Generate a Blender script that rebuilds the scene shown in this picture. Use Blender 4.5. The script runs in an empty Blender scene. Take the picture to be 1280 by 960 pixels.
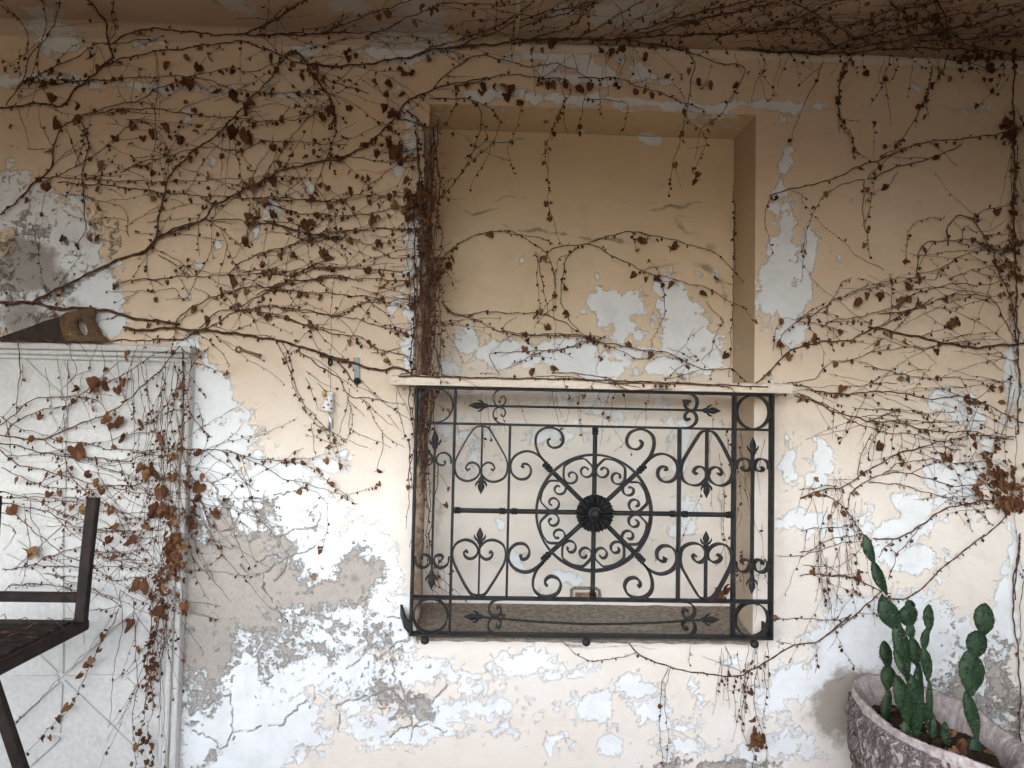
import bpy, bmesh, math, random
import numpy as np
from mathutils import Vector, Matrix, Euler

rnd = random.Random(7)
SC = bpy.context.scene
COL = SC.collection
rad = math.radians

# ------------------------------------------------------------------ camera
FPX = 914.0
CAM = np.array([0.0, -2.75, 1.42])
YAW, PIT, ROL = rad(1.8), rad(2.5), rad(1.2)
def _rx(a):
    c, s = math.cos(a), math.sin(a); return np.array([[1, 0, 0], [0, c, -s], [0, s, c]])
def _rz(a):
    c, s = math.cos(a), math.sin(a); return np.array([[c, -s, 0], [s, c, 0], [0, 0, 1]])
RM = _rz(-YAW) @ _rx(math.pi / 2 + PIT) @ _rz(ROL)
cd = bpy.data.cameras.new('camera')
cd.sensor_width = 36.0
cd.lens = 36.0 * FPX / 1280.0
cd.clip_start = 0.05
cd.clip_end = 5000
cam = bpy.data.objects.new('camera', cd)
m4 = Matrix([list(r) + [0] for r in RM.tolist()] + [[0, 0, 0, 1]])
m4.translation = Vector(CAM)
cam.matrix_world = m4
COL.objects.link(cam)
SC.camera = cam

# ------------------------------------------------------------------ sky, sun, exposure
SUN_EL, SUN_AZ = rad(62), rad(-115)     # azimuth measured from +Y towards +X: behind the photographer, to the left
w = bpy.data.worlds.new('World'); SC.world = w; w.use_nodes = True
nt = w.node_tree; nt.nodes.clear()
sky = nt.nodes.new('ShaderNodeTexSky'); sky.sky_type = 'NISHITA'; sky.sun_disc = False
sky.sun_elevation = SUN_EL; sky.sun_rotation = SUN_AZ
sky.dust_density = 2.0; sky.air_density = 1.0; sky.ozone_density = 1.0
bg = nt.nodes.new('ShaderNodeBackground'); bg.inputs['Strength'].default_value = 0.15
wo = nt.nodes.new('ShaderNodeOutputWorld')
hs = nt.nodes.new('ShaderNodeHueSaturation'); hs.inputs['Saturation'].default_value = 0.28      # thin overcast: greyer than a clear sky
nt.links.new(sky.outputs[0], hs.inputs['Color']); nt.links.new(hs.outputs[0], bg.inputs[0]); nt.links.new(bg.outputs[0], wo.inputs[0])
sl = bpy.data.lights.new('sun', 'SUN'); sl.energy = 0.5; sl.angle = rad(14); sl.color = (1.0, 0.95, 0.88)
so = bpy.data.objects.new('sun', sl); COL.objects.link(so)
sd = Vector((math.sin(SUN_AZ) * math.cos(SUN_EL), math.cos(SUN_AZ) * math.cos(SUN_EL), math.sin(SUN_EL)))
so.rotation_euler = sd.to_track_quat('Z', 'Y').to_euler()
so.location = sd * 20
SC.view_settings.view_transform = 'Standard'
SC.view_settings.look = 'None'
SC.view_settings.gamma = 1.0
SC.view_settings.exposure = 4.18
SC.view_settings.use_curve_mapping = False
SC.render.engine = 'CYCLES'
SC.cycles.use_denoising = True
SC.cycles.max_bounces = 8
SC.cycles.diffuse_bounces = 4

# ------------------------------------------------------------------ layout (metres; the wall face is Y = 0)
CEIL = 2.855
CORNER = 2.12
NX0, NX1, NZ0, NZ1, ND = -0.25, 1.009, 0.60, 2.604, 0.25     # niche
PX1, PZ1, PY = -1.09, 1.647, -0.05                            # white panel: right edge, top, face
GX, GZ, GY, GD = 0.386, 1.08, -0.14, 0.038                    # grille centre, front edge, bar depth
WALL_L = -6.4

def proj(P):
    q = (np.atleast_2d(P) - CAM) @ RM
    return np.stack([640 + FPX * q[:, 0] / -q[:, 2], 480 - FPX * q[:, 1] / -q[:, 2]], 1)
def ray(px, py):
    return RM @ np.array([(px - 640) / FPX, (480 - py) / FPX, -1.0])
def onY(px, py, Y):
    d = ray(px, py); return CAM + d * (Y - CAM[1]) / d[1]
def onZ(px, py, Z):
    d = ray(px, py); return CAM + d * (Z - CAM[2]) / d[2]

# ------------------------------------------------------------------ helpers
def tag(o, label=None, cat=None, group=None, kind=None):
    if label: o['label'] = label
    if cat: o['category'] = cat
    if group: o['group'] = group
    if kind: o['kind'] = kind
    return o
def empty(name, loc, label, cat, group=None):
    o = bpy.data.objects.new(name, None); o.empty_display_size = 0.05
    COL.objects.link(o); o.location = loc
    o['_l'] = 0; del o['_l']
    return tag(o, label, cat, group)
def adopt(o, parent):
    if parent is not None:
        o.parent = parent
        o.matrix_parent_inverse = Matrix.Translation(-Vector(parent_loc(parent)))
    return o
def parent_loc(p):
    l = Vector(p.location)
    q = p.parent
    if q is not None and p.type != 'EMPTY':
        return Vector((0, 0, 0))
    return l
def link_mesh(name, me, mats, parent=None, smooth=True):
    o = bpy.data.objects.new(name, me)
    if not isinstance(mats, (list, tuple)): mats = [mats]
    if len(me.materials) == 0:
        for m in mats: me.materials.append(m)
    COL.objects.link(o)
    if smooth and len(me.polygons):
        me.polygons.foreach_set('use_smooth', [True] * len(me.polygons))
    return adopt(o, parent)

class MB:
    """collects verts and faces (world coordinates)"""
    def __init__(s): s.v = []; s.f = []; s.mi = []
    def add(s, vs, fs, mi=0):
        b = len(s.v); s.v += [tuple(p) for p in vs]
        s.f += [tuple(i + b for i in f) for f in fs]; s.mi += [mi] * len(fs)
    def box(s, x0, x1, y0, y1, z0, z1):
        s.add([(x0,y0,z0),(x1,y0,z0),(x1,y1,z0),(x0,y1,z0),(x0,y0,z1),(x1,y0,z1),(x1,y1,z1),(x0,y1,z1)],
              [(0,3,2,1),(4,5,6,7),(0,1,5,4),(1,2,6,5),(2,3,7,6),(3,0,4,7)])
    def tube(s, pts, rr, n=6, cap=True, mi=0):
        pts = [Vector(p) for p in pts]; k = len(pts)
        if k < 2: return
        if not hasattr(rr, '__len__'): rr = [rr] * k
        vs = []; up = Vector((0.13, -0.98, 0.1))
        for i in range(k):
            t = pts[min(i + 1, k - 1)] - pts[max(i - 1, 0)]
            if t.length < 1e-9: t = Vector((0, 0, 1))
            t.normalize()
            a = t.cross(up)
            if a.length < 1e-3: a = t.cross(Vector((1, 0, 0)))
            a.normalize(); b = t.cross(a)
            for j in range(n):
                th = 2 * math.pi * j / n
                vs.append(pts[i] + (a * math.cos(th) + b * math.sin(th)) * rr[i])
        fs = [(i*n+j, i*n+(j+1)%n, (i+1)*n+(j+1)%n, (i+1)*n+j) for i in range(k-1) for j in range(n)]
        if cap:
            fs.append(tuple(range(n))[::-1]); fs.append(tuple(range((k-1)*n, k*n)))
        s.add(vs, fs, mi)
    def strip(s, path, th, y0, y1, ends=True):
        """flat bar on edge: path in XZ, thickness th in the plane, y0 front .. y1 back"""
        P = [Vector((p[0], p[1])) for p in path]; k = len(P); vs = []
        closed = (P[0] - P[-1]).length < 1e-6
        for i in range(k):
            if closed: t = P[(i + 1) % (k - 1)] - P[(i - 1) % (k - 1)]
            else: t = P[min(i + 1, k - 1)] - P[max(i - 1, 0)]
            t.normalize(); nrm = Vector((-t.y, t.x)) * th / 2
            a, b = P[i] + nrm, P[i] - nrm
            vs += [(a.x, y0, a.y), (b.x, y0, b.y), (b.x, y1, b.y), (a.x, y1, a.y)]
        fs = [(i*4+j, i*4+(j+1)%4, i*4+4+(j+1)%4, i*4+4+j) for i in range(k-1) for j in range(4)]
        if not closed: fs += [(3, 2, 1, 0), (k*4-4, k*4-3, k*4-2, k*4-1)]
        s.add(vs, fs)
    def lathe(s, c, axis, prof, n=16, mi=0, squash=None):
        """prof: list of (t along axis, radius)"""
        axis = Vector(axis).normalized(); c = Vector(c)
        a = axis.orthogonal().normalized(); b = axis.cross(a); vs = []
        for (t, r) in prof:
            for j in range(n):
                th = 2 * math.pi * j / n
                vs.append(c + axis * t + (a * math.cos(th) + b * math.sin(th)) * r)
        k = len(prof)
        fs = [(i*n+j, i*n+(j+1)%n, (i+1)*n+(j+1)%n, (i+1)*n+j) for i in range(k-1) for j in range(n)]
        fs.append(tuple(range(n))[::-1]); fs.append(tuple(range((k-1)*n, k*n)))
        s.add(vs, fs, mi)
    def mesh(s, name):
        me = bpy.data.meshes.new(name); me.from_pydata(s.v, [], s.f)
        if any(s.mi): me.polygons.foreach_set('material_index', s.mi)
        me.update(); return me
    def build(s, name, mats, parent=None, smooth=False, bevel=0.0, sharp=None):
        me = s.mesh(name)
        if bevel or True:
            bm = bmesh.new(); bm.from_mesh(me)
            bmesh.ops.recalc_face_normals(bm, faces=bm.faces)
            if bevel:
                bmesh.ops.bevel(bm, geom=[e for e in bm.edges if e.is_manifold and e.calc_face_angle(0) > 0.6], offset=bevel, segments=1, affect='EDGES')
            bm.to_mesh(me); bm.free()
        o = link_mesh(name, me, mats, parent, smooth)
        if smooth and sharp: me.set_sharp_from_angle(angle=sharp)
        return o

def catmull(P, step):
    P = [np.array(p, float) for p in P]
    if len(P) < 3:
        n = max(2, int(np.linalg.norm(P[1] - P[0]) / step) + 1)
        return [P[0] + (P[1] - P[0]) * t for t in np.linspace(0, 1, n)]
    Q = [2 * P[0] - P[1]] + P + [2 * P[-1] - P[-2]]
    out = []
    for i in range(1, len(Q) - 2):
        n = max(1, int(np.linalg.norm(Q[i + 1] - Q[i]) / step))
        for t in np.arange(n) / n:
            a, b, c, d = Q[i - 1], Q[i], Q[i + 1], Q[i + 2]
            out.append(.5 * ((2*b) + (-a + c)*t + (2*a - 5*b + 4*c - d)*t*t + (-a + 3*b - 3*c + d)*t**3))
    out.append(P[-1]); return out

# lattice noise for baked wear shapes
_tab = np.random.RandomState(3).rand(256, 256)
def vnoise(x, y, seed=0):
    x = x + seed * 37.17; y = y + seed * 91.73
    xi = np.floor(x).astype(int); yi = np.floor(y).astype(int)
    fx = x - xi; fy = y - yi
    fx = fx*fx*(3-2*fx); fy = fy*fy*(3-2*fy)
    g = lambda a, b: _tab[a & 255, b & 255]
    return (g(xi, yi)*(1-fx) + g(xi+1, yi)*fx)*(1-fy) + (g(xi, yi+1)*(1-fx) + g(xi+1, yi+1)*fx)*fy
def fbm(x, y, f, octv=4, seed=0, gain=.5):
    s = 0; a = 1; n = 0
    for k in range(octv):
        s = s + a * vnoise(x*f, y*f, seed + k*5); n += a; a *= gain; f *= 2.03
    return s / n - .5

# ------------------------------------------------------------------ materials
def newmat(name):
    m = bpy.data.materials.new(name); m.use_nodes = True
    n = m.node_tree; n.nodes.clear()
    o = n.nodes.new('ShaderNodeOutputMaterial'); b = n.nodes.new('ShaderNodeBsdfPrincipled')
    n.links.new(b.outputs[0], o.inputs[0])
    return m, n, b
class NT:
    def __init__(s, nt): s.n = nt
    def node(s, t, **kw):
        x = s.n.nodes.new(t)
        for k, v in kw.items(): setattr(x, k, v)
        return x
    def lk(s, a, b): s.n.links.new(a, b)
    def val(s, sock, v):
        if hasattr(v, 'is_output') or hasattr(v, 'links'): s.lk(v, sock)
        else: sock.default_value = v
    def math(s, op, a, b=None, c=None, clamp=False):
        x = s.node('ShaderNodeMath', operation=op, use_clamp=clamp)
        s.val(x.inputs[0], a)
        if b is not None: s.val(x.inputs[1], b)
        if c is not None: s.val(x.inputs[2], c)
        return x.outputs[0]
    def mix(s, f, a, b, bt='MIX'):
        x = s.node('ShaderNodeMix', data_type='RGBA', blend_type=bt)
        s.val(x.inputs[0], f)
        for i, v in ((6, a), (7, b)):
            if isinstance(v, tuple): x.inputs[i].default_value = v + (1,) if len(v) == 3 else v
            else: s.lk(v, x.inputs[i])
        return x.outputs[2]
    def noise(s, scale, detail=4, rough=.55, vec=None, dist=0):
        x = s.node('ShaderNodeTexNoise'); x.inputs['Scale'].default_value = scale
        x.inputs['Detail'].default_value = detail; x.inputs['Roughness'].default_value = rough
        x.inputs['Distortion'].default_value = dist
        if vec is not None: s.lk(vec, x.inputs['Vector'])
        return x.outputs['Fac']
    def step(s, v, lo, hi):
        x = s.node('ShaderNodeMapRange', interpolation_type='SMOOTHSTEP')
        s.val(x.inputs[0], v); x.inputs[1].default_value = lo; x.inputs[2].default_value = hi
        return x.outputs[0]
    def pos(s): return s.node('ShaderNodeNewGeometry').outputs['Position']
    def bump(s, h, dist, strength=1.0, nrm=None):
        x = s.node('ShaderNodeBump'); x.inputs['Distance'].default_value = dist; x.inputs['Strength'].default_value = strength
        s.lk(h, x.inputs['Height'])
        if nrm is not None: s.lk(nrm, x.inputs['Normal'])
        return x.outputs[0]

def wall_mat(name, paint1, paint2, white=(.80, .81, .80), low1=None, low2=None, zb=1.45, zw=.45):
    m, n, b = newmat(name); T = NT(n); P = T.pos()
    at = T.node('ShaderNodeAttribute', attribute_name='wear')
    sp = T.node('ShaderNodeSeparateColor'); T.lk(at.outputs['Color'], sp.inputs[0])
    W, G, C = sp.outputs[0], sp.outputs[1], sp.outputs[2]
    at2 = T.node('ShaderNodeAttribute', attribute_name='stain_shade'); S = at2.outputs['Fac']
    n1 = T.noise(42, 6, .72, P); n2 = T.noise(140, 3, .6, P); nl = T.noise(1.6, 4, .6, P); nm = T.noise(9, 5, .6, P)
    wf = T.math('ADD', W, T.math('MULTIPLY', T.math('SUBTRACT', n1, .5), .62))
    wf = T.math('ADD', wf, T.math('MULTIPLY', T.math('SUBTRACT', n2, .5), .30))
    wm = T.step(wf, -.012, .02)
    gf = T.math('ADD', G, T.math('MULTIPLY', T.math('SUBTRACT', n1, .5), 1.5))
    gf = T.math('ADD', gf, T.math('MULTIPLY', T.math('SUBTRACT', n2, .5), .4))
    gm = T.step(T.math('ADD', gf, .10), -.08, .16)
    cf = T.math('ADD', C, T.math('MULTIPLY', T.math('SUBTRACT', n2, .5), .35))
    cf = T.math('ADD', cf, T.math('MULTIPLY', T.math('SUBTRACT', n1, .5), .75))
    cm = T.step(cf, .18, .03)
    paint = T.mix(T.step(nl, .35, .68), paint1, paint2)
    if low1:      # a paler colour lower down, its upper limit ragged
        sx = T.node('ShaderNodeSeparateXYZ'); T.lk(P, sx.inputs[0])
        zz = T.math('ADD', sx.outputs[2], T.math('MULTIPLY', T.math('SUBTRACT', nl, .5), 1.1))
        zz = T.math('ADD', zz, T.math('MULTIPLY', T.math('SUBTRACT', nm, .5), .35))
        paint = T.mix(T.step(zz, zb - zw, zb + zw), T.mix(T.step(nl, .35, .68), low1, low2), paint)
    paint = T.mix(T.math('MULTIPLY', T.step(nm, .50, .75), .22), paint, (.47, .385, .30))
    # faint scuffs and mildew specks
    spk = T.math('MULTIPLY', T.step(T.noise(70, 4, .7, P), .66, .74), T.step(T.noise(3.1, 3, .5, P), .52, .66))
    paint = T.mix(T.math('MULTIPLY', spk, .45), paint, (.16, .13, .10))
    wc = T.mix(T.step(nm, .4, .72), white, tuple(c*.88 for c in white))
    wc = T.mix(T.math('MULTIPLY', T.step(n1, .60, .72), .35), wc, (.50, .48, .46))
    gc = T.mix(n1, (.335, .29, .25), (.50, .45, .40))
    gc = T.mix(T.math('MULTIPLY', T.step(n2, .5, .68), .4), gc, (.25, .21, .175))
    c = T.mix(wm, paint, wc)
    c = T.mix(gm, c, gc)
    edge = T.math('MULTIPLY', wm, T.math('SUBTRACT', 1.0, T.step(wf, .01, .06)))
    c = T.mix(T.math('MULTIPLY', edge, T.math('MULTIPLY', T.step(nm, .42, .62), .22)), c, (.42, .36, .31))
    c = T.mix(T.math('MULTIPLY', cm, .72), c, (.24, .205, .175))
    st = T.math('ADD', S, T.math('MULTIPLY', T.math('SUBTRACT', n1, .5), .9))
    sm = T.math('MULTIPLY', T.step(st, .25, .8), .72)
    c = T.mix(sm, c, (.20, .155, .115))
    T.lk(c, b.inputs['Base Color'])
    b.inputs['Roughness'].default_value = .88
    b.inputs['Specular IOR Level'].default_value = .25
    h = T.math('SUBTRACT', 1.0, T.math('MULTIPLY', wm, .55))
    h = T.math('SUBTRACT', h, T.math('MULTIPLY', gm, 1.2))
    h = T.math('SUBTRACT', h, T.math('MULTIPLY', cm, 1.3))
    h = T.math('ADD', h, T.math('MULTIPLY', n1, .35)); h = T.math('ADD', h, T.math('MULTIPLY', nm, .8))
    T.lk(T.bump(h, .0042, 1.0), b.inputs['Normal'])
    return m
def simple(name, c1, c2, scale=30, rough=.6, bump=.001, metal=0, spec=.4, detail=5, lo=.35, hi=.65, dist=0):
    m, n, b = newmat(name); T = NT(n)
    co = T.node('ShaderNodeTexCoord').outputs['Object'] if False else T.pos()
    f = T.noise(scale, detail, .6, co, dist)
    T.lk(T.mix(T.step(f, lo, hi), c1, c2), b.inputs['Base Color'])
    b.inputs['Roughness'].default_value = rough; b.inputs['Metallic'].default_value = metal
    b.inputs['Specular IOR Level'].default_value = spec
    if bump: T.lk(T.bump(T.noise(scale*2.2, 4, .6, co), bump), b.inputs['Normal'])
    return m
M = {}
def worn(name, base1, base2, wearc, scale, lo, hi, amt, rough, spec, bump, stretch=(1, 1, 1)):
    m, n, b = newmat(name); T = NT(n); P = T.pos()
    mp = T.node('ShaderNodeMapping'); T.lk(P, mp.inputs[0]); mp.inputs['Scale'].default_value = stretch
    c = T.mix(T.step(T.noise(60, 4, .6, P), .35, .65), base1, base2)
    k = T.noise(scale, 6, .72, mp.outputs[0])
    c = T.mix(T.math('MULTIPLY', T.step(k, lo, hi), amt), c, wearc)
    T.lk(c, b.inputs['Base Color']); b.inputs['Roughness'].default_value = rough; b.inputs['Specular IOR Level'].default_value = spec
    T.lk(T.bump(T.math('ADD', k, T.noise(150, 3, .6, P)), bump), b.inputs['Normal'])
    return m
M['wall'] = wall_mat('wall_paint', (.73, .555, .385), (.76, .615, .455), low1=(.755, .675, .585), low2=(.785, .725, .66))
M['niche'] = wall_mat('niche_paint', (.69, .525, .335), (.73, .59, .405), low1=(.74, .67, .58), low2=(.78, .73, .67), zb=1.62, zw=.35)
M['reveal'] = wall_mat('reveal_shade_paint', (.50, .365, .235), (.56, .425, .29), low1=(.60, .49, .375), low2=(.64, .54, .43), zb=1.3, zw=.4)  # browner than the niche back: the reveals' shade is put into the colour
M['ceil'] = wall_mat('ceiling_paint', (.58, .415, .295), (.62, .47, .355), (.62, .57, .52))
M['iron'] = worn('wrought_iron', (.007, .0075, .008), (.021, .0215, .0215), (.07, .040, .026), 26, .54, .70, .7, .55, .24, .0016)
M['stem'] = simple('vine_stem', (.058, .030, .019), (.145, .080, .050), 45, .85, .001, 0, .15)
M['trunkm'] = simple('vine_bark', (.13, .085, .058), (.30, .22, .16), 38, .9, .004, 0, .1)
M['bud'] = simple('dry_bud', (.040, .019, .012), (.115, .050, .027), 30, .85, 0, 0, .15)
M['panel'] = worn('panel_white', (.575, .56, .53), (.645, .63, .60), (.36, .32, .27), 16, .56, .74, .5, .6, .3, .0012, (1.6, 1.6, .7))
M['board'] = worn('cream_board', (.72, .61, .49), (.78, .68, .56), (.30, .225, .165), 30, .57, .70, .6, .7, .25, .002, (.35, 1, 2.4))
M['saw'] = simple('saw_blade', (.022, .014, .010), (.050, .030, .020), 18, .6, .0006, 0, .3)
M['wood'] = simple('saw_wood', (.075, .042, .020), (.15, .088, .042), 24, .6, .001, 0, .3, dist=2)
M['low_bounce'] = simple('low_bounce_timber', (.05, .036, .026), (.10, .072, .052), 8, .9, .003, 0, .1)  # dark to cut bounce light, for the added boards and right wall
M['chair'] = simple('chair_iron', (.010, .0065, .0055), (.026, .016, .012), 25, .6, .0015, 0, .2)
M['rust'] = simple('rusty_steel', (.20, .10, .06), (.36, .24, .17), 90, .7, .001, .3, .4)
M['grey'] = simple('grey_metal', (.22, .25, .23), (.36, .39, .36), 60, .6, .0008, .3, .4)
M['sill'] = simple('sill_concrete', (.19, .155, .122), (.32, .275, .225), 55, .95, .003, 0, .1, 8, .34, .66)
def pot_mat():
    m, n, b = newmat('pot_stone'); T = NT(n); P = T.pos()
    mp = T.node('ShaderNodeMapping'); T.lk(P, mp.inputs[0]); mp.inputs['Scale'].default_value = (1, 1, .42)
    w = T.noise(34, 5, .6, mp.outputs[0], 1.4); w2 = T.noise(90, 4, .65, mp.outputs[0])
    ridge = T.math('ABSOLUTE', T.math('SUBTRACT', w, .5))
    c = T.mix(T.step(ridge, .0, .09), (.19, .145, .135), (.45, .375, .355))
    c = T.mix(T.math('MULTIPLY', T.step(w2, .5, .7), .4), c, (.58, .54, .53))
    T.lk(c, b.inputs['Base Color']); b.inputs['Roughness'].default_value = .9; b.inputs['Specular IOR Level'].default_value = .2
    h = T.math('ADD', T.step(ridge, 0, .12), T.math('MULTIPLY', w2, .35)); T.lk(T.bump(h, .009), b.inputs['Normal'])
    return m
M['pot'] = pot_mat()
M['rim'] = simple('pot_rim', (.38, .315, .30), (.54, .475, .455), 40, .9, .004, 0, .15)
M['soil'] = simple('soil', (.030, .020, .014), (.075, .050, .034), 60, .95, .006, 0, .1)
M['ground'] = simple('ground_paving', (.042, .034, .024), (.07, .056, .038), 3, .9, .002, 0, .2)
M['white'] = simple('chime_white', (.72, .70, .66), (.80, .78, .75), 40, .35, 0, 0, .5)
M['blackdot'] = simple('chime_black', (.015, .015, .015), (.03, .03, .03), 40, .4, 0, 0, .5)
M['brass'] = simple('chime_gold', (.50, .32, .10), (.62, .42, .16), 40, .4, 0, .6, .5)
M['steel'] = simple('chime_rod', (.45, .46, .47), (.6, .6, .6), 40, .3, 0, .8, .5)
M['teal'] = simple('teal_string', (.10, .32, .30), (.16, .42, .38), 80, .8, 0, 0, .2)
def leaf_mat(name, c1, c2, c3):
    m, n, b = newmat(name); T = NT(n)
    oi = T.node('ShaderNodeObjectInfo')
    r = oi.outputs['Random']
    c = T.mix(T.step(r, 0, .6), c1, c2); c = T.mix(T.step(r, .72, 1.0), c, c3)
    v = T.noise(75, 4, .6, T.pos())
    c = T.mix(T.math('MULTIPLY', T.step(v, .48, .7), .6), c, tuple(x*.45 for x in c1))
    T.lk(c, b.inputs['Base Color']); b.inputs['Roughness'].default_value = .75
    b.inputs['Specular IOR Level'].default_value = .2
    T.lk(T.bump(T.noise(110, 3, .6, T.pos()), .002), b.inputs['Normal'])
    tr = T.node('ShaderNodeBsdfTranslucent'); T.lk(c, tr.inputs[0])
    mx = T.node('ShaderNodeMixShader'); mx.inputs[0].default_value = .2
    T.lk(b.outputs[0], mx.inputs[1]); T.lk(tr.outputs[0], mx.inputs[2])
    T.lk(mx.outputs[0], n.nodes['Material Output'].inputs[0])
    return m
M['leaf'] = leaf_mat('dry_leaf', (.10, .041, .021), (.18, .078, .034), (.30, .16, .075))
def cactus_mat():
    m, n, b = newmat('cactus_skin'); T = NT(n); P = T.pos()
    f = T.noise(14, 4, .6, P)
    c = T.mix(T.step(f, .35, .7), (.013, .032, .014), (.033, .064, .026))
    vo = T.node('ShaderNodeTexVoronoi'); vo.inputs['Scale'].default_value = 62; T.lk(P, vo.inputs['Vector'])
    dots = T.step(vo.outputs['Distance'], .22, .10)
    c = T.mix(T.math('MULTIPLY', dots, .18), c, (.12, .125, .08))
    c = T.mix(T.math('MULTIPLY', T.step(T.noise(24, 4, .7, P), .64, .76), .35), c, (.10, .09, .055))
    T.lk(c, b.inputs['Base Color']); b.inputs['Roughness'].default_value = .55; b.inputs['Specular IOR Level'].default_value = .3
    h = T.math('ADD', T.math('MULTIPLY', T.step(vo.outputs['Distance'], .45, .0), 1.0), T.math('MULTIPLY', T.noise(30, 2, .5, P), 1.0))
    T.lk(T.bump(h, .0045), b.inputs['Normal'])
    return m
M['cactus'] = cactus_mat()
M['spine'] = simple('spine', (.20, .17, .11), (.32, .27, .18), 60, .8, 0, 0, .2)

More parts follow.
